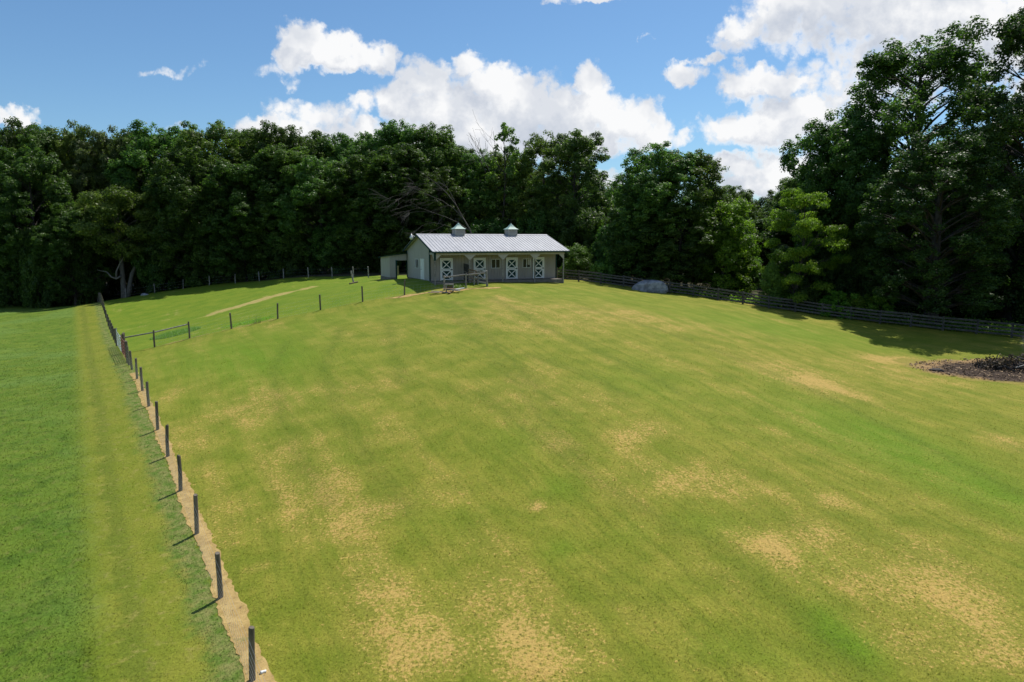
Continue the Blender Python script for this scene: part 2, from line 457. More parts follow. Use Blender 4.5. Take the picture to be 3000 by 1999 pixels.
def turf_color(N, blades):
    pos = N.node('ShaderNodeNewGeometry').outputs['Position']
    flat = N.vec('MULTIPLY', pos, (1, 1, 0))
    d = N.math('SUBTRACT', N.vec('DOT_PRODUCT', flat, (float(FN[0]), float(FN[1]), 0)), float(FN @ FA))
    al = N.vec('DOT_PRODUCT', flat, (float(FD[0]), float(FD[1]), 0))
    att = lambda n: N.node('ShaderNodeAttribute', attribute_name=n).outputs['Fac']
    n_big = N.noise(flat, 0.11, 3, 0.5)
    n_mid = N.noise(flat, 0.55, 5, 0.62)
    n_sml = N.noise(flat, 2.6, 4, 0.65)
    n_fin = N.noise(flat, 11.0, 3, 0.7)
    n_grn = N.noise(flat, 30.0, 2, 0.7)
    n_mot = N.noise(flat, 1.25, 4, 0.68)
    # fenced lawn
    # mower passes fan out from the barn: streaks far longer than wide
    sx = N.vec('DOT_PRODUCT', flat, (1.0, 0.52, 0))
    sx = N.math('ADD', sx, N.math('MULTIPLY_ADD', N.noise(flat, 0.07, 2, 0.5), 3.2, -1.6))
    sv = N.node('ShaderNodeCombineXYZ')
    N.l.new(N.math('MULTIPLY', sx, 1.0), sv.inputs[0])
    N.l.new(N.math('MULTIPLY', N.vec('DOT_PRODUCT', flat, (-0.46, 0.89, 0)), 0.075), sv.inputs[1])
    n_str = N.noise(sv.outputs[0], 0.75, 4, 0.62)
    n_st2 = N.noise(sv.outputs[0], 3.3, 2, 0.5)
    green = N.mix(N.smooth(n_mid, 0.3, 0.7), (0.150, 0.178, 0.0150), (0.228, 0.226, 0.0270))
    green = N.mix(N.math('MULTIPLY', N.smooth(n_str, 0.44, 0.62), 0.27), green, (0.122, 0.166, 0.0095))
    green = N.mix(N.math('MULTIPLY', N.smooth(n_st2, 0.50, 0.62), 0.42), green, (0.108, 0.146, 0.0095))
    green = N.mix(N.math('MULTIPLY', N.smooth(n_mot, 0.52, 0.68), 0.40), green, (0.112, 0.155, 0.0095))
    lu = N.math('MULTIPLY', att('lush'), N.smooth(n_mid, 0.25, 0.6, 0.4, 1.0), clamp=True)
    green = N.mix(N.math('MULTIPLY', lu, 0.8), green, (0.105, 0.195, 0.0075))
    dr = N.math('MULTIPLY_ADD', att('dry'), 0.82, N.math('MULTIPLY_ADD', n_big, 1.0, -0.50))
    dr = N.math('ADD', dr, N.math('MULTIPLY_ADD', n_mid, 1.3, -0.65))
    dr = N.math('ADD', dr, N.math('MULTIPLY_ADD', n_str, -1.5, 0.75))
    soft = N.smooth(dr, -0.25, 1.0)
    green = N.mix(N.math('MULTIPLY', soft, 0.62), green, (0.315, 0.252, 0.052))
    crumbs = N.math('MULTIPLY', dr, 0.95)
    n_crb = N.noise(flat, 8.5, 3, 0.75)
    crumbs = N.math('ADD', crumbs, N.math('MULTIPLY_ADD', n_sml, 1.5, -0.75))
    crumbs = N.math('ADD', crumbs, N.math('MULTIPLY_ADD', n_crb, 3.0, -1.5))
    crumbs = N.math('ADD', crumbs, N.math('MULTIPLY_ADD', n_fin, 1.6, -0.8))
    green = N.mix(N.math('MULTIPLY', N.smooth(crumbs, 0.52, 0.92), 0.88), green, (0.425, 0.288, 0.085))
    tuft = N.math('MULTIPLY', N.smooth(N.math('ADD', n_fin, N.math('MULTIPLY_ADD', n_sml, 0.5, -0.25)), 0.45, 0.32), N.smooth(dr, 0.1, 0.6))
    green = N.mix(N.math('MULTIPLY', tuft, 0.7), green, (0.105, 0.112, 0.013))
    green = N.mix(N.math('MULTIPLY', att('track'), N.smooth(n_sml, 0.3, 0.62, 0.1, 0.5)), green, (0.078, 0.118, 0.008))
    # mown headland and rough field on the left of the wire fence
    dn = N.math('ADD', d, N.math('MULTIPLY_ADD', n_sml, 1.1, -0.55))
    dn = N.math('ADD', dn, N.math('MULTIPLY_ADD', n_mid, 1.0, -0.5))
    mown = N.mix(N.smooth(n_mid, 0.3, 0.7), (0.135, 0.172, 0.013), (0.195, 0.205, 0.024))
    wt = N.math('SINE', N.math('MULTIPLY', dn, 3.6))
    mown = N.mix(N.math('MULTIPLY', N.smooth(wt, 0.0, 1.0), 0.55), mown, (0.100, 0.135, 0.014))
    mown = N.mix(N.math('MULTIPLY', N.smooth(n_sml, 0.52, 0.75), 0.6), mown, (0.30, 0.25, 0.075))
    edge = N.mix(N.smooth(n_sml, 0.35, 0.65), (0.095, 0.16, 0.020), (0.21, 0.21, 0.065))
    mown = N.mix(N.smooth(dn, 0.45, 1.15), edge, mown)
    field = N.mix(N.smooth(n_mid, 0.3, 0.7), (0.078, 0.145, 0.0115), (0.130, 0.188, 0.020))
    field = N.mix(N.math('MULTIPLY', N.smooth(n_sml, 0.5, 0.72), 0.5), field, (0.185, 0.175, 0.050))
    field = N.mix(N.math('MULTIPLY', N.smooth(n_big, 0.45, 0.6), 0.55), field, (0.125, 0.205, 0.040))
    field = N.mix(N.math('MULTIPLY', N.smooth(n_mot, 0.50, 0.66), 0.6), field, (0.045, 0.092, 0.0085))
    left = N.mix(N.smooth(dn, 2.45, 3.6), mown, field)
    col = N.mix(N.smooth(dn, -0.12, 0.12), green, left)
    # paddock beyond the cross fence: brighter even grass
    pad = N.math('MULTIPLY', N.smooth(al, 64.0, 66.0), N.smooth(d, 0.2, -0.4))
    ysep = N.node('ShaderNodeSeparateXYZ'); N.l.new(pos, ysep.inputs[0])
    xy = N.math('MULTIPLY_ADD', ysep.outputs[0], -0.29, ysep.outputs[1])      # line of the cross fence
    pad = N.math('MULTIPLY', N.smooth(xy, 63.4, 64.6), N.smooth(ysep.outputs[0], -2.0, -3.0))
    pcol = N.mix(N.smooth(n_mid, 0.3, 0.7), (0.108, 0.180, 0.0105), (0.160, 0.212, 0.016))
    pcol = N.mix(N.math('MULTIPLY', N.smooth(dr, 0.2, 0.8), 0.9), pcol, (0.36, 0.29, 0.10))
    col = N.mix(N.math('MULTIPLY', pad, N.smooth(d, 0.3, -0.3)), col, pcol)
    # leaf litter and bare earth under the woods
    wood = N.math('MAXIMUM', N.smooth(N.math('MULTIPLY_ADD', ysep.outputs[0], 0.16, ysep.outputs[1]), 93.0, 95.5),
                  N.smooth(N.math('MULTIPLY_ADD', ysep.outputs[0], 0.50, ysep.outputs[1]), 78.5, 80.5))
    wood = N.math('MULTIPLY', wood, 1.0)
    col = N.mix(wood, col, N.mix(n_sml, (0.030, 0.036, 0.012), (0.075, 0.058, 0.034)))
    grain = N.math('MULTIPLY_ADD', N.math('ADD', n_fin, N.math('MULTIPLY', n_grn, 0.7)), 1.0, 0.15)
    hs = N.node('ShaderNodeHueSaturation')
    N.l.new(col, hs.inputs['Color'])
    N.l.new(grain, hs.inputs['Value'])
    return hs.outputs[0], n_fin, n_sml


turf, N, b = principled('turf', rough=0.9, spec=0.15)
tcol, nfin, nsml = turf_color(N, False)
N.l.new(tcol, b.inputs['Base Color'])
bmp = N.node('ShaderNodeBump')
bmp.inputs['Strength'].default_value = 0.55
bmp.inputs['Distance'].default_value = 0.05
N.l.new(N.math('ADD', nfin, N.math('MULTIPLY', nsml, 0.8)), bmp.inputs['Height'])
N.l.new(bmp.outputs[0], b.inputs['Normal'])

gm = mesh_np('lawn', np.stack([GX.ravel(), GY.ravel(), GZ.ravel()], 1), gfaces, [turf], smooth=True)
for nm, arr in (('dry', dry), ('lush', lush), ('track', track)):
    at = gm.attributes.new(nm, 'FLOAT', 'POINT')
    at.data.foreach_set('value', arr.astype(np.float32))
lawn = obj('lawn', gm)
tag(lawn, kind='structure')


def at_grid(arr):
    a = arr.reshape(ny, nx)

    def f(x, y):
        i = np.clip(np.searchsorted(gxs, x) - 1, 0, nx - 2)
        j = np.clip(np.searchsorted(gys, y) - 1, 0, ny - 2)
        return a[j, i]
    return f


# short grass blades near the camera
rng = np.random.default_rng(11)
blade_m, N, b = principled('grass_blade', rough=0.7, spec=0.25)
bcol, _, _ = turf_color(N, True)
rnd = N.node('ShaderNodeAttribute', attribute_name='tint').outputs['Fac']
hs = N.node('ShaderNodeHueSaturation')
N.l.new(bcol, hs.inputs['Color'])
N.l.new(N.math('MULTIPLY_ADD', rnd, 0.7, 0.85), hs.inputs['Value'])
N.l.new(hs.outputs[0], b.inputs['Base Color'])
tr = N.node('ShaderNodeBsdfTranslucent')
N.l.new(hs.outputs[0], tr.inputs['Color'])
mx = N.node('ShaderNodeMixShader')
mx.inputs[0].default_value = 0.4
N.l.new(b.outputs[0], mx.inputs[1]); N.l.new(tr.outputs[0], mx.inputs[2])
N.l.new(mx.outputs[0], N.n['Material Output'].inputs['Surface'])


def blade_mesh(name, p0, p1, p2, mats, up=0.75):
    """one triangle per blade, wound to face the sky, soft normals like a lawn's"""
    fn = np.cross(p1 - p0, p2 - p0)
    flip = fn[:, 2] < 0
    q0 = np.where(flip[:, None], p1, p0); q1 = np.where(flip[:, None], p0, p1)
    fn = np.abs(fn[:, 2:3]) * 0 + np.where(flip[:, None], -fn, fn)
    fn = fn / np.maximum(np.linalg.norm(fn, axis=1), 1e-9)[:, None]
    k = len(p0)
    V = np.stack([q0, q1, p2], 1).reshape(-1, 3)
    me = mesh_np(name, V, np.arange(3 * k).reshape(-1, 3), mats, nside=3, smooth=True)
    nn = fn * (1 - up) + np.array([0, 0, up])
    nn /= np.linalg.norm(nn, axis=1)[:, None]
    me.normals_split_custom_set_from_vertices(np.repeat(nn, 3, axis=0).astype(np.float32))
    return me


nb_ = 640000
yr = 12.0 * np.exp(rng.random(nb_) * math.log(96 / 12.0))
xr = (rng.random(nb_) * 2 - 1) * 0.82 * yr
dsg = (xr - FA[0]) * FN[0] + (yr - FA[1]) * FN[1]
keep = ~((dsg < -0.02) & (dsg > -0.36 + 0.012 * yr * .5 + 0.1 * np.sin(yr * 1.7)) & (yr < 47))
dryv = at_grid(dry)(xr, yr)
keep &= rng.random(nb_) > np.clip(dryv - 0.35, 0, 0.7)
keep &= ~(np.hypot((xr - 32.7) / 5.8, (yr - 45.0) / 2.9) < 1.0)
keep &= rng.random(nb_) > np.where(dsg > 0, (yr - 25) / 70.0, (yr - 20) / 32.0)
keep &= (yr < 50) | (dsg > 0.3)
keep &= rng.random(nb_) > np.where((dsg > 0.9) & (dsg < 3.0), .35, 0)
xr, yr, dsg, dryv = xr[keep], yr[keep], dsg[keep], dryv[keep]
n = len(xr)
sz = (0.013 + 0.020 * rng.random(n)) * (0.75 + np.minimum(yr, 50) / 34.0)
sz *= np.where(dsg > 3.0, 1.35, 1.0) * np.where((dsg > 0) & (dsg < 0.9), 1.15, 1.0)
th = rng.random(n) * 2 * PI
lean = 0.5 + 0.9 * rng.random(n)
wd = sz * (0.20 + 0.14 * rng.random(n))
zr = gz_(xr, yr)
ta = rng.random(n) * 2 * PI
p0 = np.stack([xr + np.cos(ta) * wd, yr + np.sin(ta) * wd, zr - 0.005], 1)
p1 = np.stack([xr - np.cos(ta) * wd, yr - np.sin(ta) * wd, zr - 0.005], 1)
p2 = np.stack([xr + np.cos(th) * sz * lean, yr + np.sin(th) * sz * lean, zr + sz], 1)
gme = blade_mesh('grass', p0, p1, p2, [blade_m], 0.9)
for nm, val in (('tint', rng.random(n)), ('dry', dryv), ('lush', at_grid(lush)(xr, yr)), ('track', at_grid(track)(xr, yr))):
    at = gme.attributes.new(nm, 'FLOAT', 'POINT')
    at.data.foreach_set('value', np.repeat(val, 3).astype(np.float32))
tag(obj('grass', gme), kind='stuff')

# bare soil strip along the near fence
soil_m, N, b = principled('soil', rough=0.95, spec=0.1)
pos = N.node('ShaderNodeNewGeometry').outputs['Position']
c1 = N.mix(N.smooth(N.noise(pos, 3.0, 5, 0.65), 0.3, 0.7), (0.34, 0.228, 0.084), (0.50, 0.352, 0.138))
c1 = N.mix(N.smooth(N.noise(pos, 9.0, 4, 0.7), 0.56, 0.72), c1, (0.17, 0.115, 0.065))
c1 = N.mix(N.math('MULTIPLY', N.smooth(N.noise(pos, 1.3, 4, 0.7), 0.58, 0.7), 0.55), c1, (0.14, 0.15, 0.04))
N.l.new(c1, b.inputs['Base Color'])
bmp = N.node('ShaderNodeBump'); bmp.inputs['Strength'].default_value = 0.5; bmp.inputs['Distance'].default_value = 0.03
N.l.new(N.noise(pos, 24, 4, 0.7), bmp.inputs['Height']); N.l.new(bmp.outputs[0], b.inputs['Normal'])


def strip(name, line_pts, wl, wr, mat, step=0.15, across=5, seed=0, lift=0.016):
    """ground strip draped along a line with ragged edges; wl/wr functions of arclength"""
    r = np.random.default_rng(seed)
    P = np.array(line_pts, float)
    L = np.concatenate([[0], np.cumsum(np.linalg.norm(np.diff(P, axis=0), axis=1))])
    s = np.arange(0, L[-1], step)
    X = np.interp(s, L, P[:, 0]); Y = np.interp(s, L, P[:, 1])
    dX = np.gradient(X); dY = np.gradient(Y)
    ln = np.hypot(dX, dY); nX, nY = -dY / ln, dX / ln
    k = len(s)
    def ragged():
        a = sum(np.interp(s, np.arange(int(L[-1] / q) + 2) * q, r.random(int(L[-1] / q) + 2) - 0.5) * w for q, w in ((0.15, .09), (0.5, .08), (2.3, .16)))
        return a
    l = np.array([wl(t) for t in s]) + ragged(); q = -np.array([wr(t) for t in s]) + ragged()
    t = np.linspace(0, 1, across)
    off = l[:, None] * (1 - t) + q[:, None] * t
    VX = X[:, None] + nX[:, None] * off; VY = Y[:, None] + nY[:, None] * off
    VZ = gz_(VX, VY) + lift
    idx = np.arange(k * across).reshape(k, across)
    F = np.stack([idx[:-1, :-1].ravel(), idx[:-1, 1:].ravel(), idx[1:, 1:].ravel(), idx[1:, :-1].ravel()], 1)
    me = mesh_np(name, np.stack([VX.ravel(), VY.ravel(), VZ.ravel()], 1), F, [mat], smooth=True)
    return tag(obj(name, me), kind='structure')


pA = FA - FD * 6; pB = FA + FD * 36
strip('soil_path', [tuple(pA), tuple(pB)], lambda t: 0.12, lambda t: max(0.04, 0.50 - 0.006 * t), soil_m, seed=3)
CF = [(-29.31,55.33),(-27.0,56.6),(-23.69,57.2),(-20.07,58.16),(-16.67,59.2),(-13.14,59.95),(-9.61,60.95),(-6.09,61.51)]
strip('soil_path', [(-29.3,55.3),(-27.0,56.6),(-23.7,57.2),(-20.1,58.16)], lambda t: 0.05, lambda t: 0.12, soil_m, seed=4)
strip('soil_path', [(-11.2,60.3),(-9.6,60.6),(-6.1,61.0),(-4.2,61.5),(-2.0,62.0),(-.9,62.2)], lambda t: 0.02 + 0.2 * math.sin(t * .3), lambda t: max(.02, (0.42 + 0.3 * math.sin(t * 1.4)) * min(1, t / 2, (11 - t) / 2)), soil_m, seed=5)

# ------------------------------------------------------------------ burnt patch with chips and a brush pile
ash_m, N, b = principled('ash', rough=0.95, spec=0.1)
pos = N.node('ShaderNodeNewGeometry').outputs['Position']
rad = N.vec('LENGTH', N.vec('MULTIPLY', N.vec('SUBTRACT', pos, (33.4, 44.6, 0)), (1 / 5.0, 1 / 2.6, 0)))
rad = N.math('ADD', rad, N.math('MULTIPLY_ADD', N.noise(pos, 0.9, 4, 0.6), 0.9, -0.45))
ca = N.mix(N.smooth(N.noise(pos, 5, 5, 0.7), 0.3, 0.7), (0.036, 0.026, 0.020), (0.085, 0.061, 0.046))
cb = N.mix(N.smooth(N.noise(pos, 6, 5, 0.7), 0.35, 0.65), (0.20, 0.125, 0.065), (0.38, 0.26, 0.12))
c2 = N.mix(N.smooth(rad, 0.84, 1.15), ca, cb)
rim = N.vec('LENGTH', N.vec('MULTIPLY', N.vec('SUBTRACT', pos, (32.7, 45.0, 0)), (1 / 6.3, 1 / 3.25, 0)))
rim = N.math('ADD', rim, N.math('MULTIPLY_ADD', N.noise(pos, 4.0, 4, 0.7), 0.5, -0.25))
c2 = N.mix(N.smooth(rim, 0.78, 1.0), c2, N.mix(N.noise(pos, 9, 4, .7), (0.17, 0.18, 0.022), (0.34, 0.26, 0.075)))
N.l.new(c2, b.inputs['Base Color'])
bmp = N.node('ShaderNodeBump'); bmp.inputs['Strength'].default_value = 0.8; bmp.inputs['Distance'].default_value = 0.06
N.l.new(N.noise(pos, 9, 5, 0.7), bmp.inputs['Height']); N.l.new(bmp.outputs[0], b.inputs['Normal'])
r = random.Random(5)
na, nr = 160, 24
ax, ay = [], []
for i in range(na):
    t = 2 * PI * i / na
    k = 1 + 0.10 * math.sin(3 * t + .6) + 0.07 * math.sin(5 * t + 2) + 0.05 * math.sin(11 * t) + 0.05 * math.sin(17 * t + 1) + 0.06 * (r.random() - .5)
    for j in range(1, nr + 1):
        q = j / nr * k
        ax.append(32.7 + 6.3 * q * math.cos(t)); ay.append(45.0 + 3.25 * q * math.sin(t))
ax = np.array([32.7] + ax); ay = np.array([45.0] + ay)
az = gz_(ax, ay) + 0.007
F = []
for i in range(na):
    i2 = (i + 1) % na
    F.append((0, 1 + i * nr, 1 + i2 * nr, 0))
    for j in range(nr - 1):
        F.append((1 + i * nr + j, 1 + i * nr + j + 1, 1 + i2 * nr + j + 1, 1 + i2 * nr + j))
me = bpy.data.meshes.new('ash_patch')
me.from_pydata([tuple(v) for v in np.stack([ax, ay, az], 1)], [], [f if f[0] != f[3] else f[:3] for f in F])
me.materials.append(ash_m); me.update()
tag(obj('ash_patch', me), kind='structure')

chip_m, N, b = principled('wood_chip', (0.5, 0.38, 0.24), 0.8, spec=0.2)
t_ = N.node('ShaderNodeAttribute', attribute_name='tint').outputs['Fac']
N.l.new(N.mix(N.smooth(t_, 0, 1), (0.06, 0.042, 0.03), (0.36, 0.25, 0.15)), b.inputs['Base Color'])
rng = np.random.default_rng(3)
n = 1000
tt = rng.random(n) * 2 * PI; qq = np.sqrt(rng.random(n)) * 0.97
cx = 32.7 + 6.0 * qq * np.cos(tt); cy = 45.0 + 3.05 * qq * np.sin(tt)
cz = gz_(cx, cy) + 0.03
L = 0.025 + 0.075 * rng.random(n) ** 2; wdt = 0.012 + 0.022 * rng.random(n)
an = rng.random(n) * 2 * PI
ux, uy = np.cos(an), np.sin(an)
tl = (rng.random(n) - .5) * 0.8
pts = []
for a_, b_, zz in ((-1, -1, 0), (1, -1, 0), (1, 1, 0), (-1, 1, 0)):
    pts.append(np.stack([cx + ux * L * a_ - uy * wdt * b_, cy + uy * L * a_ + ux * wdt * b_, cz + L * a_ * tl + 0.015 * (b_ + 1) + 0.02], 1))
top = np.stack(pts, 1)
bot = top - np.array([0, 0, 0.02])
V = np.concatenate([top, bot], 1).reshape(-1, 3)
base = np.arange(n)[:, None] * 8
F = np.concatenate([base + np.array(q) for q in ([0, 1, 2, 3], [7, 6, 5, 4], [0, 4, 5, 1], [1, 5, 6, 2], [2, 6, 7, 3], [3, 7, 4, 0])])
me = mesh_np('wood_chips', V, F, [chip_m])
at = me.attributes.new('tint', 'FLOAT', 'POINT'); at.data.foreach_set('value', np.repeat(rng.random(n), 8).astype(np.float32))
tag(obj('wood_chips', me), kind='stuff')

# ------------------------------------------------------------------ common materials
def noisy(name, a, b_, scale=6.0, rough=0.75, stretch=(1, 1, 1), bump=0.0, metal=0.0, spec=0.4, rnd=0.0):
    m, N, b = principled(name, a, rough, metal, spec)
    co = N.node('ShaderNodeTexCoord').outputs['Object']
    co = N.vec('MULTIPLY', co, stretch)
    if rnd:
        oi = N.node('ShaderNodeObjectInfo')
        co = N.vec('ADD', co, oi.outputs['Location'])
    f = N.noise(co, scale, 5, 0.65)
    col = N.mix(N.smooth(f, 0.3, 0.7), a, b_)
    if rnd:
        hs = N.node('ShaderNodeHueSaturation')
        N.l.new(col, hs.inputs['Color'])
        N.l.new(N.math('MULTIPLY_ADD', oi.outputs['Random'], rnd, 1 - rnd / 2), hs.inputs['Value'])
        col = hs.outputs[0]
    N.l.new(col, b.inputs['Base Color'])
    if bump:
        bm = N.node('ShaderNodeBump'); bm.inputs['Strength'].default_value = bump; bm.inputs['Distance'].default_value = 0.02
        N.l.new(f, bm.inputs['Height']); N.l.new(bm.outputs[0], b.inputs['Normal'])
    return m


M = {}
M['siding'] = noisy('siding', (0.295, 0.265, 0.230), (0.335, 0.303, 0.265), 2.2, 0.7, (1, 1, 0.25))
M['siding_lit'] = noisy('siding_lit', (0.385, 0.358, 0.325), (0.43, 0.40, 0.365), 2.0, 0.7, (1, 1, 0.25))  # lit copy of the siding: skylight is put into its base colour
M['green'] = noisy('green_trim', (0.010, 0.040, 0.034), (0.016, 0.052, 0.044), 3, 0.75, spec=0.2)
M['white'] = noisy('white_paint', (0.72, 0.73, 0.71), (0.80, 0.80, 0.78), 3, 0.5)
M['roof'] = noisy('roof_metal', (0.33, 0.33, 0.345), (0.41, 0.41, 0.425), 1.6, 0.5, (1, 0.25, 1), 0, 0.15)
M['verdigris'] = noisy('verdigris', (0.25, 0.385, 0.335), (0.31, 0.45, 0.395), 5, 0.55)
M['post'] = noisy('treated_post', (0.085, 0.072, 0.050), (0.180, 0.150, 0.110), 7, 0.85, (1, 1, 0.2), 0.4, rnd=0.35)
M['graywood'] = noisy('weathered_wood', (0.17, 0.155, 0.135), (0.33, 0.31, 0.28), 5, 0.85, (1, 1, 1), 0.4, rnd=0.4)
M['brownwood'] = noisy('brown_board', (0.19, 0.125, 0.075), (0.31, 0.215, 0.135), 5, 0.8, (1, 1, 1), 0.3, rnd=0.5)
M['shadedwood'] = noisy('shaded_fence_board', (0.045, 0.042, 0.039), (0.10, 0.094, 0.086), 4, 0.85, (1, 1, 1), 0.4, rnd=0.45)  # fence wood darkened: backlight and shade are put into its colour
M['found'] = noisy('foundation_board', (0.13, 0.115, 0.095), (0.20, 0.18, 0.155), 4, 0.85)
M['wire'], _, _ = principled('wire', (0.42, 0.44, 0.44), 0.45, 0.8)
M['steel'], _, _ = principled('galvanised', (0.62, 0.65, 0.68), 0.35, 0.7)
M['redsteel'] = noisy('red_gate_paint', (0.16, 0.055, 0.04), (0.24, 0.10, 0.07), 9, 0.55)
M['black'], _, _ = principled('black_iron', (0.015, 0.015, 0.016), 0.5)
M['lamp'], _, _ = principled('lamp_housing', (0.72, 0.72, 0.70), 0.35, 0.3)
glass, N, b = principled('window_glass', (0.008, 0.011, 0.013), 0.12, 0.0, 0.35)
M['glass'] = glass
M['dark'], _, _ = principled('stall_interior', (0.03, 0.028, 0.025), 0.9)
bark, N, b = principled('bark', (0.12, 0.10, 0.08), 0.9, spec=0.2)
co = N.node('ShaderNodeTexCoord').outputs['Object']
f = N.noise(N.vec('MULTIPLY', co, (1, 1, 0.25)), 5, 5, 0.7)
N.l.new(N.mix(N.smooth(f, 0.3, 0.7), (0.030, 0.026, 0.022), (0.085, 0.073, 0.062)), b.inputs['Base Color'])
bm = N.node('ShaderNodeBump'); bm.inputs['Strength'].default_value = 0.7; bm.inputs['Distance'].default_value = 0.05
N.l.new(f, bm.inputs['Height']); N.l.new(bm.outputs[0], b.inputs['Normal'])
M['bark'] = bark
M['palebark'] = noisy('pale_bark', (0.075, 0.066, 0.055), (0.13, 0.118, 0.10), 6, 0.85, (1, 1, .3), 0.4)
M['deadwood'] = noisy('dead_wood', (0.060, 0.052, 0.045), (0.115, 0.10, 0.088), 6, 0.85, (1, 1, 1), 0.3)
M['charred'] = noisy('charred_wood', (0.012, 0.011, 0.011), (0.05, 0.042, 0.038), 8, 0.85, (1, 1, 1), 0.4)
M['stone'] = None


def leaf_mat(name, a, b_, trans=0.5, rough=0.45, spec=0.25):
    a = tuple(1.6 * q for q in a); b_ = tuple(2.1 * q for q in b_)
    m, N, p = principled(name, a, rough, spec=spec)
    t = N.node('ShaderNodeAttribute', attribute_name='tint').outputs['Fac']
    oi = N.node('ShaderNodeObjectInfo').outputs['Random']
    col = N.mix(t, a, b_)
    hs = N.node('ShaderNodeHueSaturation')
    N.l.new(col, hs.inputs['Color'])
    N.l.new(N.math('MULTIPLY_ADD', oi, 0.035, 0.4825), hs.inputs['Hue'])
    N.l.new(N.math('MULTIPLY_ADD', oi, 0.3, 0.85), hs.inputs['Value'])
    N.l.new(hs.outputs[0], p.inputs['Base Color'])
    tr = N.node('ShaderNodeBsdfTranslucent')
    g = N.mix(1.0, hs.outputs[0], (1.12, 1.36, 0.66), 'MULTIPLY')
    N.l.new(g, tr.inputs['Color'])
    mx = N.node('ShaderNodeMixShader'); mx.inputs[0].default_value = trans
    N.l.new(p.outputs[0], mx.inputs[1]); N.l.new(tr.outputs[0], mx.inputs[2])
    N.l.new(mx.outputs[0], N.n['Material Output'].inputs['Surface'])
    return m


LM = {
    'dark': leaf_mat('leaf_dark', (0.026, 0.052, 0.012), (0.055, 0.090, 0.018)),
    'deep': leaf_mat('leaf_shaded', (0.018, 0.037, 0.008), (0.038, 0.064, 0.013), 0.42),  # shaded copy of the dark leaf: crown shade is put into the colour
    'mid': leaf_mat('leaf_mid', (0.036, 0.070, 0.016), (0.075, 0.115, 0.026)),
    'olive': leaf_mat('leaf_olive', (0.042, 0.070, 0.015), (0.086, 0.116, 0.024)),
    'brown': leaf_mat('leaf_brown', (0.044, 0.062, 0.022), (0.082, 0.096, 0.038)),
    'lime': leaf_mat('leaf_lime', (0.056, 0.112, 0.012), (0.105, 0.165, 0.019), 0.6),
    'bright': leaf_mat('leaf_bright', (0.066, 0.130, 0.013), (0.130, 0.195, 0.024), 0.6),
    'ever': leaf_mat('leaf_evergreen', (0.045, 0.100, 0.014), (0.085, 0.150, 0.024), 0.35),
}


# ------------------------------------------------------------------ trees
def rand_dirs(r, n):
    v = r.normal(size=(n, 3))
    return v / np.linalg.norm(v, axis=1)[:, None]


def leaf_mesh(name, P, Nn, size, tint, r, aspect=0.62, mat=None):
    n = len(P)
    Nn = Nn / np.linalg.norm(Nn, axis=1)[:, None]
    t = np.cross(Nn, rand_dirs(r, n))
    t /= np.maximum(np.linalg.norm(t, axis=1), 1e-6)[:, None]
    bb = np.cross(Nn, t)
    s = size[:, None]
    V = np.stack([P - t * s, P - bb * s * aspect + Nn * s * .12, P + t * s, P + bb * s * aspect + Nn * s * .12], 1).reshape(-1, 3)
    F = np.arange(4 * n).reshape(-1, 4)
    me = mesh_np(name, V, F, [mat])
    at = me.attributes.new('tint', 'FLOAT', 'POINT')
    at.data.foreach_set('value', np.repeat(np.clip(tint, 0, 1), 4).astype(np.float32))
    return me


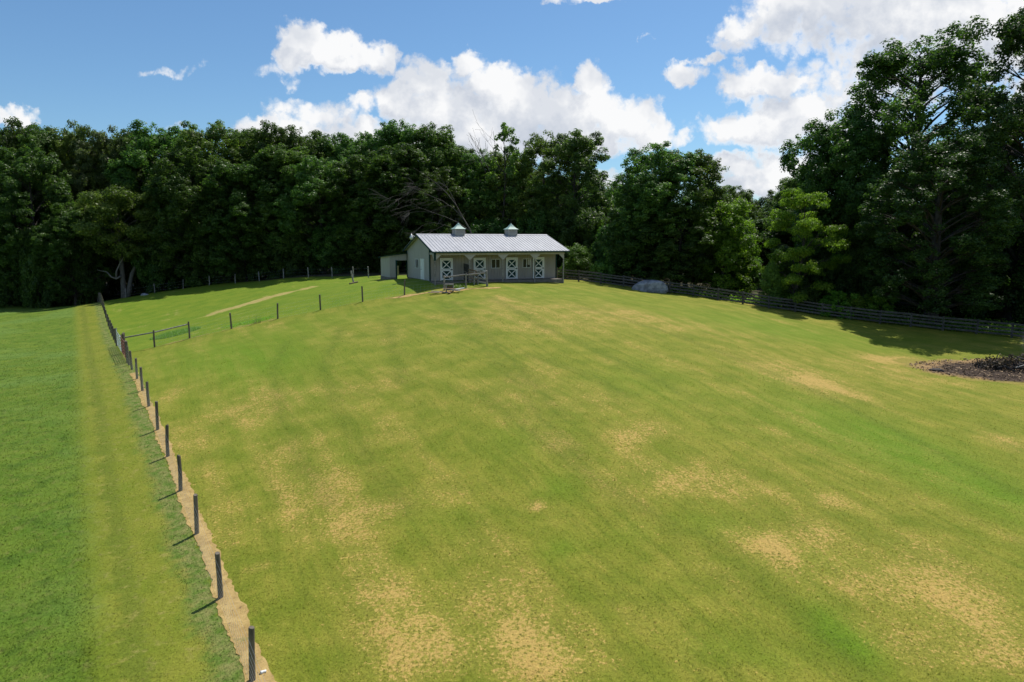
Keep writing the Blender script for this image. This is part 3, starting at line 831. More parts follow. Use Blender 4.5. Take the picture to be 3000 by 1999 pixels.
def make_tree(seed, H, Rr, base=0.15, nlobe=26, lobe=2.0, clumps=26, leaves=44, leaf=0.25, env='round', droop=0.0, trunk_r=0.28, fork=False, inner=0.5, flat=1.1, bark='bark', clump_r=0.62, flare=1.45, gap=0.0):
    """returns (trunk mesh, crown mesh) with the foot of the trunk at the origin"""
    r = np.random.default_rng(seed)
    ENV = {'round': lambda t: max(0.0, 1 - ((t - .42) / .62) ** 2) ** .55, 'tall': lambda t: max(0.0, 1 - ((t - .38) / .66) ** 2) ** .7,
           'cone': lambda t: 1.0 - .85 * t, 'vase': lambda t: max(0.0, 1 - ((t - .55) / .56) ** 2) ** .6}[env]
    mb = MB()
    wob = r.normal(size=(2,)) * 0.03 * H

    def trunk_at(h):
        t = h / H
        return Vector((wob[0] * math.sin(t * 2.2), wob[1] * math.sin(t * 2.6), h))
    hs = [0, 0.02 * H, 0.06 * H, 0.2 * H, 0.4 * H, 0.6 * H, 0.78 * H, 0.92 * H]
    tr = [trunk_r * k for k in (flare, flare * .82, 1.06, 0.92, 0.74, 0.5, 0.28, 0.08)]
    mb.tube([trunk_at(h) - (Vector((0, 0, .4)) if h == 0 else Vector()) for h in hs], tr, 10)
    if fork:
        mb.tube([trunk_at(0.0) + Vector((.45, -.1, -.4)), trunk_at(.1 * H) + Vector((.75, 0, 0)), trunk_at(.22 * H) + Vector((1.2, 0, 0)), trunk_at(.34 * H) + Vector((2.2, 0, 0)), trunk_at(.5 * H) + Vector((2.8, 0, 0))], [trunk_r * k for k in (1.2, .85, .7, .5, .2)], 8)
    centres = []
    for i in range(nlobe):
        t = (i + 0.25 + .5 * r.random()) / nlobe
        inn = i % 4 == 3
        rad = Rr * ENV(t) * ((.25 + .3 * r.random()) if inn else (.62 + .36 * r.random()))
        az = i * 2.399 + r.random() * 1.0
        lr = lobe * (0.72 + 0.56 * r.random()) * (0.8 if t > .85 else 1.0)
        h = H * (base + (1 - base) * t) - lr * .6 * t
        e = trunk_at(h); e.x += rad * math.cos(az); e.y += rad * math.sin(az)
        e.z -= droop * rad * .35
        h0 = max(h - rad * .75 - .3, H * base * .6)
        a = trunk_at(min(h0, .9 * H))
        m_ = a.lerp(e, .5) + Vector((r.normal() * .15, r.normal() * .15, rad * .10 + droop * rad * .25))
        rr = trunk_r * (.40 - .26 * t)
        mb.tube([a, a.lerp(m_, .5) + Vector((0, 0, .04 * rad)), m_, e], [rr, rr * .8, rr * .6, rr * .15], 6, False)
        centres.append((e, lr, inner if inn else 1.0))
        if t > .72 and i % 2 == 0:
            e3 = trunk_at(H * .93 - lr * .8) + Vector((r.normal(), r.normal(), 0)) * Rr * .28
            centres.append((e3, lr * .85, .8))
        for k in range(3):
            sp = Vector(rand_dirs(r, 1)[0]) * lr * .8
            mb.tube([m_, m_.lerp(e + sp, .6) + Vector((0, 0, .1)), e + sp], [rr * .4, rr * .25, rr * .08], 4, False)
    PP, NN, SS, TT = [], [], [], []
    for (c, lr, dens) in centres:
        nc = max(3, int(clumps * dens * (lr / lobe) ** 2 * (1 - gap)))
        dv = rand_dirs(r, nc)
        if droop: dv[:, 2] = np.where(dv[:, 2] < -0.45, -dv[:, 2] * .5, dv[:, 2])
        rad = lr * (0.62 + 0.42 * r.random(nc))[:, None]
        cc = np.array(c) + dv * rad * np.array([1, 1, flat])
        if droop: cc[:, 2] -= droop * np.abs(rad[:, 0]) * 0.35 * r.random(nc)
        cr = clump_r * (0.65 + 0.75 * r.random(nc))
        ct = np.clip(0.5 + 0.22 * r.normal(size=nc) + .12 * r.normal(), 0, 1)
        for j in range(nc):
            k = max(8, int(leaves * cr[j] ** 2 / clump_r ** 2 * (0.7 + .6 * r.random())))
            d = rand_dirs(r, k)
            q = r.random(k)[:, None] ** 0.4 * cr[j]
            PP.append(cc[j] + d * q * np.array([1, 1, 0.95 if not droop else .5]))
            NN.append(d * 0.7 + dv[j] * .45 + np.array([0, 0, 0.45]) + rand_dirs(r, k) * 0.75)
            SS.append(leaf * (0.55 + 0.75 * r.random(k)))
            TT.append(ct[j] + 0.22 * r.normal(size=k))
    P = np.concatenate(PP); Nn = np.concatenate(NN); S_ = np.concatenate(SS); T_ = np.concatenate(TT)
    crown = leaf_mesh('crown', P, Nn, S_, T_, r, mat=LM['mid'])
    trunk = mb.mesh('trunk', M[bark], True)
    zmax = float(np.percentile(P[:, 2], 99.7)); rmax = float(np.percentile(np.hypot(P[:, 0], P[:, 1]), 96))
    return trunk, crown, zmax, rmax


PROTO = {
    'broad_a': make_tree(1, 24, 6.0, 0.12, 64, 1.32, 30, 44, 0.135, clump_r=.44),
    'broad_b': make_tree(2, 23, 6.2, 0.12, 60, 1.38, 30, 44, 0.135, clump_r=.44),
    'tall_a': make_tree(4, 25, 4.8, 0.11, 56, 1.25, 30, 44, 0.13, 'tall', clump_r=.42),
    'airy_a': make_tree(6, 22, 5.6, 0.16, 48, 1.25, 24, 42, 0.13, inner=.3, clump_r=.42),
    'spare': make_tree(8, 22, 3.0, 0.45, 16, .85, 9, 30, 0.20, 'tall', inner=.3, clump_r=.5, trunk_r=.24),
    'big_a': make_tree(9, 25, 6.6, 0.10, 76, 1.3, 28, 50, 0.112, 'round', inner=.3, clump_r=.42, trunk_r=.55, flare=1.6),
    'big_b': make_tree(10, 26, 7.0, 0.06, 84, 1.35, 29, 50, 0.115, 'round', inner=.4, clump_r=.43, trunk_r=.5),
    'high': make_tree(20, 19, 5.4, 0.42, 40, 1.6, 34, 46, 0.14, 'round', inner=.4, clump_r=.5, trunk_r=.35),
    'light': make_tree(12, 10.5, 3.5, 0.05, 38, .95, 30, 44, 0.095, clump_r=.36, trunk_r=.13),
    'locust': make_tree(13, 12.5, 4.4, 0.12, 30, 1.1, 18, 70, 0.10, droop=.6, clump_r=.55, trunk_r=.2, flat=.5),
    'under_a': make_tree(14, 9, 3.6, 0.03, 28, 1.3, 30, 36, 0.15, clump_r=.48, trunk_r=.12),
    'under_b': make_tree(15, 8, 3.8, 0.02, 28, 1.35, 30, 36, 0.15, clump_r=.48, trunk_r=.12),
    'cedar': make_tree(16, 4.6, 2.0, 0.02, 30, .62, 16, 50, 0.07, 'cone', clump_r=.3, trunk_r=.1),
    'shrub_a': make_tree(17, 3.0, 2.0, 0.04, 18, .75, 14, 40, 0.105, clump_r=.36, trunk_r=.05),
    'shrub_b': make_tree(18, 2.4, 1.9, 0.03, 18, .7, 14, 40, 0.095, droop=.7, clump_r=.34, trunk_r=.05),
    'forked': make_tree(19, 18, 5.4, 0.40, 30, 1.5, 30, 44, 0.15, 'vase', fork=True, trunk_r=.34, bark='palebark', flat=.6, clump_r=.6),
}


def tree(proto, x, y, ztop, width, mat, name, label, group, rz=None, cat='tree', sink=0.0, tall=None):
    trunk, crown, zm, rm = PROTO[proto]
    z = gz1(x, y) - sink
    sz = (ztop - z) / zm if tall is None else tall / zm
    sx = (width / 2) / rm
    o = empty(name, (x, y, z), random.Random(x * 31.7 + y).random() * 6.28 if rz is None else rz, label, cat, group)
    o.scale = (sx, sx, sz)
    t = obj('trunk', trunk, o)
    c = obj('crown', crown, o)
    c.material_slots[0].link = 'OBJECT'
    c.material_slots[0].material = LM[mat]
    return o


WOOD = 'trees of the wood behind the paddock'
GAP = 'low far trees in the gap right of the barn'
RIGHT = 'big trees behind the board fence'
BACKL = 'dense green tree standing in the back row of the wood, only its crown top showing'
TREES = [
    # x, y, top, width, proto, leaf, name, label
    (-88.6,112,22.8,12,'broad_b','mid','Full crowned tree at the far left end of the back row, cut by the frame'),
    (-80.7,113,22.8,11,'broad_a','dark','Dark tree topping the skyline near the left edge of the wood'),
    (-74.2,112,21.3,10,'tall_a','mid','Narrow green tree third along the left skyline of the wood'),
    (-70.8,114,21.9,11,'broad_b','olive','Yellowish crown on the left skyline above the forked pale trunk'),
    (-65.0,113,21.1,11,'broad_b','brown','Brownish grey crown in the low dip of the left skyline'),
    (-60.6,114,21.1,10,'tall_a','mid','Green crown just right of the low dip in the left skyline'),
    (-54.2,110,21.4,13,'broad_a','mid','Wide glossy green crown left of the yellow olive one on the skyline'),
    (-46.8,109,21.5,13,'broad_b','olive','Wide yellow olive crown midway along the left skyline'),
    (-41.4,112,20.9,10,'tall_a','mid','Green crown showing just right of the yellow olive one'),
    (-37.0,108,21.0,11,'broad_b','dark','Dark domed crown under the left end of the low cloud bank'),
    (-32.7,109,20.6,11,'broad_b','dark','Dark green crown under the middle of the low cloud bank'),
    (-29.0,112,20.1,10,'tall_a','mid','Thin topped tree in the shallow saddle left of the barn skyline'),
    (-23.1,106,19.6,10,'broad_a','mid','Green crown standing on the skyline above the lean-to of the barn'),
    (-16.8,104,20.9,9.5,'tall_a','mid','Tall lobed tree rising above the left gable of the barn'),
    (-11.7,102,20.1,9,'tall_a','mid','Tall tree with rounded shoulder behind the bare leaning branches'),
    (-80.4,104,15.5,12,'broad_b','dark','Dark front row tree at the left frame edge over the field'),
    (-71.2,103,16.9,11,'broad_a','dark','Dark blue green tree at the front of the wood by the field corner'),
    (-65.0,101.5,8.9,9,'broad_b','dark','Low dark tree left of the forked pale trunk at the wood edge'),
    (-47.0,103,16.9,12,'broad_b','dark','Dark tree at the wood edge right of the lighter forked tree'),
    (-39.7,102,14.8,11,'broad_a','dark','Shady tree in the front row with grey green glints halfway up'),
    (-33.6,102,17.2,11,'tall_a','mid','Tall front row tree in the middle of the left wood'),
    (-27.5,100,15.1,11,'broad_b','mid','Bright topped front row tree left of the lean-to'),
    (-20.7,99,15.7,11,'broad_b','dark','Dark front row tree straight above the lean-to roof'),
    (-15.2,98,16.7,10,'tall_a','dark','Dark tree behind the left gable of the barn'),
    (-9.9,97,13.4,8,'broad_a','dark','Dark tree behind the left cupola, under the leaning bare branches'),
    (0.0,100,16.5,12,'airy_a','olive','Loose olive tree behind the right cupola of the barn'),
    (-2.1,96,19.5,6,'spare','olive','Thin spindly tree with bare twigs poking above the barn skyline'),
    (-5.0,102,16.3,10,'broad_b','mid','Green tree between the two cupolas behind the barn roof'),
    (3.8,97,18.2,11,'airy_a','olive','Open yellow green tree on the skyline right of the spindly one'),
    (8.0,94,18.0,10,'broad_a','mid','Rounded tree at the right end of the tall trees behind the barn'),
    (11.5,98,10.7,9,'broad_b','dark','Dark lower tree filling the edge of the sky gap by the barn'),
    (16.0,77,14.0,9.8,'broad_b','mid','Big lobed tree standing behind the grey boulder, taller left half'),
    (19.6,77.5,13.3,9.2,'broad_b','mid','Big tree close behind the yellow green round tree, right of the boulder'),
    (14.3,77,10.7,7.4,'tall_a','dark','Slim dark tree at the left side of the big lobed tree behind the boulder'),
    (17.8,74.6,7.6,8.2,'broad_a','dark','Low dark tree right behind the boulder and fence'),
]
for (x, y, zt, w, pr, mt, lb) in TREES:
    tree(pr, x, y, zt, w * 1.14, mt, 'woodland_tree', lb[0].lower() + lb[1:], WOOD)
for (x, y, zt, w, pr, mt, lb) in [
    (18.3,112,12.5,13,'broad_b','dark','low far tree just right of the barn skyline gap'),
    (17.7,125,12.6,14,'broad_a','dark','far hazy tree deep in the sky gap beside the barn'),
    (30.3,104,11.8,9,'broad_b','mid','far tree showing between the lobed tree and the sky gap on the right'),
    (33.6,104,11.5,8,'broad_b','mid','far pointed tree standing at the left lip of the right sky gap'),
    (43.2,125,11.1,13,'broad_a','dark','farthest low tree at the bottom of the right sky gap'),
    (42.5,110,11.5,9,'broad_b','mid','far tree behind the light feathery tree crown'),
    (39.6,96,12.7,9,'broad_b','mid','green tree behind the feathery tree, left of the tall fence trees'),
    (30.5,100,7.9,12,'broad_b','dark','dark low tree behind the yellow green round tree'),
    (37.4,100,7.0,12,'broad_a','dark','dark low tree between the round tree and the feathery tree')]:
    tree(pr, x, y, zt, w, mt, 'distant_tree', lb, GAP)
# rear filling of the wood: crowns of which only scraps show between the trunks
fill = random.Random(77)
for j, yy0 in enumerate((120, 130)):
    for i in range(24):
        x = -108 + i * 5.6 + (j % 2) * 2.8 + fill.uniform(-1.2, 1.2)
        if x < (15 if j == 0 else 12):
            tree(fill.choice(['broad_a', 'broad_b', 'under_a' if j == 0 else 'broad_b']), x, yy0 + fill.uniform(-3, 3), (20.0 - max(0, x + 12) * .25 if j == 0 else 14.5) + fill.uniform(-1.4, .7), 12.5, 'dark', 'woodland_tree',
                 'dark tree deep inside the wood, seen only as scraps between nearer crowns', 'trees deep inside the wood')
for j in range(3):
    for i in range(9):
        x = 40 + i * 4.2 + j * 3 + fill.uniform(-1, 1); y = 90 - i * 4.6 + j * 8
        tree(fill.choice(['broad_a', 'broad_b', 'under_a', 'under_b']), x, y, 5.5 + 6 * fill.random() + 2 * (x > 50), 10.5, 'dark', 'woodland_tree',
             'dark tree deep behind the fence trees on the right, seen only as scraps', 'trees deep behind the right fence')
for i in range(9):
    tree(fill.choice(['under_a', 'broad_b']), 12 + i * 5 + fill.uniform(-1, 1), 118 - i * 1.5 + fill.uniform(-3, 3), 5 + 2 * fill.random(), 10, 'dark', 'distant_tree',
         'dark far tree low behind the gap trees, hidden but for scraps', 'trees far behind the gap')
# understorey along the edge of the wood
US = [(-92,101.5,6,8,'under_a'),(-85,101.2,7,8,'under_b'),(-77.5,101,6.5,8,'under_a'),(-70,100.8,5.5,7,'under_b'),(-66,104,9,7,'under_a'),(-53,104,6,7,'under_b'),(-46,103,7.5,8,'under_a'),(-41.5,101.8,4.5,6,'under_b'),
      (-37,103,8,8,'under_a'),(-31.5,101,7,7,'under_b'),(-26,99.6,6.0,7,'under_a'),(-21,99,4.5,7,'under_b'),(-15,96,5,7,'under_a'),(-9.5,95,6,7,'under_b'),(-3,94,6.5,7,'under_a'),(3.5,92,7.5,8,'under_b'),(9.8,88,7.5,7,'under_a'),(12.3,84,5.6,6,'under_b'),
      (15,82,4.6,6,'under_a'),(25.5,78,3.5,6,'under_b'),(31,74,3.4,6,'under_a'),(35.5,70,3.5,6,'under_b'),(44,68,5,8,'under_a'),(49,62,6,8,'under_b'),(54,58,6,8,'under_a')]
pl = ['beside the forked pale trunk', 'behind the far wire fence', 'behind the lean-to', 'behind the barn', 'right of the barn', 'behind the board fence']
seen = {}
for (x, y, zt, w, pr) in US:
    q = pl[0] if x < -55 else pl[1] if x < -28 else pl[2] if x < -14 else pl[3] if x < 6 else pl[4] if x < 20 else pl[5]
    seen[q] = seen.get(q, 0) + 1
    tree(pr, x, y, zt, w, 'dark', 'understorey_tree', 'low dark leafy tree at wood edge ' + q + ', ' + ['first', 'second', 'third', 'fourth', 'fifth', 'sixth', 'seventh'][seen[q] - 1] + ' from left', 'low trees at the wood edge')
tree('forked', -57.6, 101.3, 11.6, 12.5, 'olive', 'forked_tree', 'lighter yellow green tree with pale forked trunk and bent white branch', WOOD, rz=0.2)
# big trees on the right
tree('big_a', 37.4, 60.6, 12.6, 12.5, 'deep', 'fence_tree', 'big open crowned tree with thick trunk right behind the board fence', RIGHT, rz=1.1)
tree('big_b', 46.6, 63.5, 24.4, 17.0, 'deep', 'fence_tree', 'tallest dark tree at the right frame edge behind the board fence', RIGHT, rz=2.2)
tree('high', 34.4, 74.0, 16.8, 12.5, 'dark', 'fence_tree', 'shorter leafy tree with rounded crown left of the big thick trunk', RIGHT, rz=4.0)
tree('big_a', 41.4, 74.0, 24.4, 18.5, 'dark', 'fence_tree', 'tree with stepped left shoulder just behind the big thick trunk', RIGHT, rz=3.1)
tree('broad_b', 50, 78, 15, 13, 'dark', 'fence_tree', 'dark tree filling behind the thick trunk and the frame edge', RIGHT, rz=.4)
tree('under_a', 38.5, 79.5, 6.5, 9, 'dark', 'fence_tree', 'low dark leafy tree in shade between the feathery tree and thick trunk', RIGHT, rz=2.4)
tree('light', 22.9, 74, 7.9, 8.4, 'lime', 'round_tree', 'yellow green round tree growing behind the dark board fence', None, rz=.5)
tree('locust', 27.4, 66.6, 8.6, 8.6, 'bright', 'feathery_tree', 'light green feathery tree with drooping sprays behind the fence', None, rz=1.5)
# shrubs
tree('cedar', 7.4, 78, 3.3, 4.6, 'ever', 'conical_shrub', 'bright green conical shrub by the right corner of the barn', None, cat='shrub')
tree('shrub_a', 10.0, 76, 1.5, 2.6, 'ever', 'shrub', 'small leafy shrub over the fence right of the conical shrub', None, cat='shrub')
tree('cedar', 25.6, 67.2, 1.6, 2.6, 'ever', 'shrub', 'pointed green shrub under the feathery tree by the fence', None, cat='shrub')
tree('shrub_a', 28.2, 65.6, -0.6, 3.0, 'dark', 'shrub', 'dark shaded shrub right of the pointed shrub by the fence', None, cat='shrub')
tree('shrub_b', 30.4, 63.4, -0.9, 3.4, 'lime', 'shrub', 'sprawling sunlit vine bush touching the board fence', None, cat='shrub')
tree('shrub_a', 31.9, 62.6, -1.1, 2.6, 'lime', 'shrub', 'rounded sunlit bush beside the vine bush at the fence', None, cat='shrub')
tree('shrub_b', 33.4, 62.0, -1.2, 2.8, 'bright', 'shrub', 'drooping light bush left of the thick tree trunk', None, cat='shrub')
# sunlit low growth behind the board fence
rng = np.random.default_rng(21)
PP, NN, SS, TT = [], [], [], []
for i in range(900):
    t = rng.random()
    fx = 14 + 36 * t
    fy = np.interp(fx, [8.6, 19, 26, 31.4, 35.1, 41.1, 52], [72.1, 67.9, 64.7, 61.1, 58.5, 54.6, 47]) + 0.5 + 7.5 * rng.random() ** 1.4
    if 14 < fx < 31 and rng.random() < .55: continue
    hgt = 0.35 + 0.6 * rng.random()
    k = 26
    d = rand_dirs(rng, k)
    q = np.array([fx, fy, gz1(fx, fy) + hgt * .5])
    PP.append(q + d * np.array([.42, .42, hgt * .55]) * rng.random((k, 1)) ** .4)
    NN.append(d * .5 + np.array([0, 0, .7]) + rand_dirs(rng, k) * .6); SS.append(.06 + .07 * rng.random(k)); TT.append(rng.random() + .2 * rng.normal(size=k))
me = leaf_mesh('undergrowth', np.concatenate(PP), np.concatenate(NN), np.concatenate(SS), np.concatenate(TT), rng, mat=LM['bright'])
tag(obj('undergrowth', me), kind='stuff')


# ------------------------------------------------------------------ bare branches
def branch(mb, p, d, L, rad, depth, r, curve, ends=None):
    pts, rr = [p], [rad]
    n = 5
    for i in range(n):
        d = (d + Vector((r.gauss(0, .10), r.gauss(0, .10), r.gauss(0, .08))) + curve * 0.12).normalized()
        p = p + d * (L / n)
        pts.append(p); rr.append(max(rad * (1 - 0.75 * (i + 1) / n), 0.012))
    mb.tube(pts, rr, 5 if depth > 1 else 4, False)
    if depth > 0:
        for k in range(r.randint(3, 4)):
            i = r.randint(1, n - 1)
            dd = (d + Vector((r.gauss(0, .55), r.gauss(0, .55), r.gauss(0, .4)))).normalized()
            branch(mb, pts[i], dd, L * r.uniform(.4, .65), rr[i] * .6, depth - 1, r, curve)


r = random.Random(42)
dead = empty('dead_tree', (-4.2, 88, gz1(-4.2, 88)), 0, 'grey leafless tree with long branches sweeping left above the barn roof', 'tree')
mb = MB()
z0 = dead.location.z
mb.tube([(0, 0, -.3), (-.3, 0, 3), (-1.2, -.1, 5.6), (-2.0, -.2, 7.0)], [.17, .14, .11, .07], 8)
mb.build('trunk', M['deadwood'], dead, smooth=True)
for (p, d, L, rad) in [((-1.2, -.1, 5.4), (-.75, -.1, .65), 8.5, .065), ((-2.0, -.2, 7.0), (-.62, -.1, .8), 8.5, .06), ((-2.0, -.2, 7.0), (-.35, 0, 1), 9.0, .06), ((-.8, -.1, 4.6), (-.8, -.2, .45), 6.5, .05)]:
    mb = MB()
    branch(mb, Vector(p), Vector(d).normalized(), L, rad, 3, r, Vector((-.6, 0, -.55)))
    mb.build('branch', M['deadwood'], dead)
snag = empty('bare_top_tree', (-2.4, 98.5, gz1(-2.4, 98.5)), 0, 'grey bare twigs standing against the cloud above the barn roof', 'tree')
mb = MB()
mb.tube([(0, 0, -.3), (.1, 0, 6), (0, 0, 12)], [.2, .15, .09], 7)
mb.build('trunk', M['deadwood'], snag, smooth=True)
for (p, d, L, rad) in [((0, 0, 12), (-.35, 0, 1), 6.6, .08), ((0, 0, 12), (.10, 0, 1), 7.4, .08), ((0, 0, 11.5), (-.8, 0, 1.1), 6.0, .07), ((.05, 0, 11), (.6, .1, 1), 6.8, .07)]:
    mb = MB()
    branch(mb, Vector(p), Vector(d).normalized(), L, rad, 2, r, Vector((0, 0, .3)))
    mb.build('branch', M['deadwood'], snag)
# bent white branch of the forked tree
ft = bpy.data.objects['forked_tree']
mb = MB()
mb.tube([(-.1, -.2, 3.6), (-.6, -.5, 3.2), (-1.2, -.6, 3.5), (-1.7, -.7, 4.3), (-3.0, -.7, 4.6)], [.16, .15, .11, .08, .04], 6)
mb.tube([(-.6, -.5, 3.25), (-.5, -.5, 4.4), (.1, -.4, 5.8), (.9, -.3, 7.2)], [.13, .11, .09, .05], 6)
o = mb.build('branch', M['white'] if False else noisy('bleached_branch', (0.15, 0.135, 0.115), (0.22, 0.20, 0.175), 6, .8), ft, smooth=True)
o.rotation_euler = (0, 0, -0.2)

# ------------------------------------------------------------------ barn
TH = R(24)
barn = empty('horse_barn', (-7.72, 64.65, 0), TH, 'long grey horse barn with metal roof, two cupolas and porch with stall doors', 'barn')
BW, BL = 7.97, 13.35
RID, EAVE = 3.2, -1.9
ZR, ZE = 4.38, 2.78
slope = (ZR - ZE) / (RID - EAVE)
roof_z = lambda t: ZR - slope * abs(t - RID)


def groove_wall(mb, a, b, z0, ztop, nrm, pitch=0.305, th=0.05):
    """vertical board siding: boards of width pitch with recessed joints, from a to b (s,t), nrm is the outward normal"""
    a = Vector((*a, 0)); b = Vector((*b, 0)); n = Vector((*nrm, 0))
    L = (b - a).length; d = (b - a) / L
    k = max(1, round(L / pitch)); p = L / k
    for i in range(k):
        q0, q1 = a + d * (i * p + 0.008), a + d * ((i + 1) * p - 0.008)
        za, zb = ztop(q0), ztop(q1)
        poly = [q0 + Vector((0, 0, z0)), q1 + Vector((0, 0, z0)), q1 + Vector((0, 0, zb)), q0 + Vector((0, 0, za))]
        mb.prism([p_ - n * th for p_ in poly], n * th)
    q0, q1 = a, b
    poly = [q0 + Vector((0, 0, z0 + .01)), q1 + Vector((0, 0, z0 + .01)), q1 + Vector((0, 0, ztop(q1) - .01)), q0 + Vector((0, 0, ztop(q0) - .01))]
    mb.prism([p_ - n * (th - .012 + .03) for p_ in poly], n * 0.03)


def wall_seg(name, a, b, z0, ztop, nrm, mat='siding', parent=None):
    mb = MB(); groove_wall(mb, a, b, z0, ztop, nrm)
    return mb.build(name, M[mat], parent or barn)


under = 0.10
# front wall in bays between doors and windows so the openings are real
DOORS = [(0.97, 2.24), (4.35, 5.62), (7.76, 9.03), (10.72, 11.99)]
WINS = [(6.27, 7.13), (9.65, 10.44)]
zf = lambda q: roof_z(0.0) - under
mbw = MB()
cuts = sorted([(a, b, 0.0, 2.12) for a, b in DOORS] + [(a, b, 1.12, 1.94) for a, b in WINS])
cur = 0.0
for (a, b, z0, z1) in cuts:
    if a - cur > 0.02: groove_wall(mbw, (cur, 0), (a, 0), 0.0, zf, (0, -1))
    groove_wall(mbw, (a, 0), (b, 0), z1, zf, (0, -1))
    if z0 > 0: groove_wall(mbw, (a, 0), (b, 0), 0.0, lambda q: z0, (0, -1))
    cur = b
groove_wall(mbw, (cur, 0), (BL, 0), 0.0, zf, (0, -1))
mbw.build('wall', M['siding'], barn)
# left gable wall with door and window openings
zg = lambda q: roof_z(q.y) - under
mbw = MB()
GD, GWN = (1.86, 2.99), (3.87, 4.89)
groove_wall(mbw, (0, BW), (0, RID), 0, zg, (-1, 0)) if False else None
cur = 0.0
for (a, b, z0, z1) in [(*GD, 0.0, 2.02), (RID, RID, 0, 0), (*GWN, 1.08, 1.92)]:
    if a - cur > 0.02: groove_wall(mbw, (0, a), (0, cur), 0.0, zg, (-1, 0))
    if b > a:
        groove_wall(mbw, (0, b), (0, a), z1, zg, (-1, 0))
        if z0 > 0: groove_wall(mbw, (0, b), (0, a), 0.0, lambda q: z0, (-1, 0))
    cur = b
groove_wall(mbw, (0, BW), (0, cur), 0.0, zg, (-1, 0))
mbw.build('wall', M['siding_lit'], barn)
mbw = MB()
groove_wall(mbw, (BL, 0), (BL, RID), 0, zg, (1, 0)); groove_wall(mbw, (BL, RID), (BL, BW), 0, zg, (1, 0))
mbw.build('wall', M['siding'], barn)
mbw = MB(); groove_wall(mbw, (BL, BW), (0, BW), 0, lambda q: roof_z(BW) - under, (0, 1)); mbw.build('wall', M['siding'], barn)
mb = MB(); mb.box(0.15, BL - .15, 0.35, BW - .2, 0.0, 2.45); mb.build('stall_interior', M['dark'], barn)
# foundation and apron
mb = MB(); mb.box(-.03, BL + .03, -.03, BW + .03, -1.0, -0.004); mb.build('foundation', M['found'], barn)
mb = MB(); mb.box(-.05, BL + .06, -1.45, -.034, -1.0, -0.05); mb.build('porch_slab', M['found'], barn)
# corner trim
mb = MB(); mb.box(-.07, .02, -.075, .11, -.02, roof_z(0.05) - .12); mb.build('corner_trim', M['green'], barn)
mb = MB(); mb.box(-.075, .02, BW - .05, BW + .07, -.02, roof_z(BW) - .12); mb.build('corner_trim', M['green'], barn)
mb = MB(); mb.box(BL - .02, BL + .075, -.075, .06, -.02, roof_z(0.05) - .12); mb.build('corner_trim', M['green'], barn)
# roof: two sloping sheets with raised ribs
S0, S1 = -0.35, 13.88
mbr = MB()
for sg, te in ((1, EAVE), (-1, 2 * RID - EAVE)):
    a0, a1 = Vector((S0, te, ZE)), Vector((S1, te, ZE))
    b1, b0 = Vector((S1, RID, ZR)), Vector((S0, RID, ZR))
    pl_ = [a0, a1, b1, b0] if sg > 0 else [b0, b1, a1, a0]
    mbr.prism([p_ - Vector((0, 0, .05)) for p_ in pl_], (0, 0, .05))
    nrib = 42
    for i in range(nrib + 1):
        s = S0 + 0.03 + (S1 - S0 - 0.06) * i / nrib
        e0, e1 = Vector((s, te, ZE + .001)), Vector((s, RID - sg * .03, ZR - .03 * slope + .001))
        mbr.prism([e0 + Vector((-.05, 0, 0)), e0 + Vector((.05, 0, 0)), e0 + Vector((.028, 0, .034)), e0 + Vector((-.028, 0, .034))], e1 - e0)
roof = mbr.build('roof', M['roof'], barn)
mb = MB()
mb.prism([(S0 - .02, RID - .2, ZR - .2 * slope + .034), (S0 - .02, RID, ZR + .045), (S0 - .02, RID + .2, ZR - .2 * slope + .034), (S0 - .02, RID, ZR + .02)], (S1 - S0 + .04, 0, 0))
mb.build('ridge_cap', M['roof'], roof)
# verge and eave trim, dark green
for s in (S0 - .025, S1 - .01):
    for sg, te in ((1, EAVE), (-1, 2 * RID - EAVE)):
        mb = MB(); mb.prism([(s, te, ZE - .16), (s, te, ZE - .01), (s, RID - sg * .002, ZR - .01), (s, RID - sg * .002, ZR - .16)], (.035, 0, 0)); mb.build('verge_trim', M['green'], barn)
mb = MB(); mb.box(S0 + .01, S1 - .01, EAVE + .012, EAVE + .05, ZE - .17, ZE - .053); mb.build('eave_trim', M['green'], barn)
mb = MB(); mb.box(S0 + .01, S1 - .01, 2 * RID - EAVE - .05, 2 * RID - EAVE - .012, ZE - .17, ZE - .053); mb.build('eave_trim', M['green'], barn)
# soffit closes the porch ceiling
mb = MB(); mb.prism([(S0 + .02, EAVE + .06, ZE - .09), (S1 - .02, EAVE + .06, ZE - .09), (S1 - .02, .0, roof_z(0) - .08), (S0 + .02, .0, roof_z(0) - .08)], (0, 0, .02)); mb.build('porch_ceiling', M['brownwood'], barn)
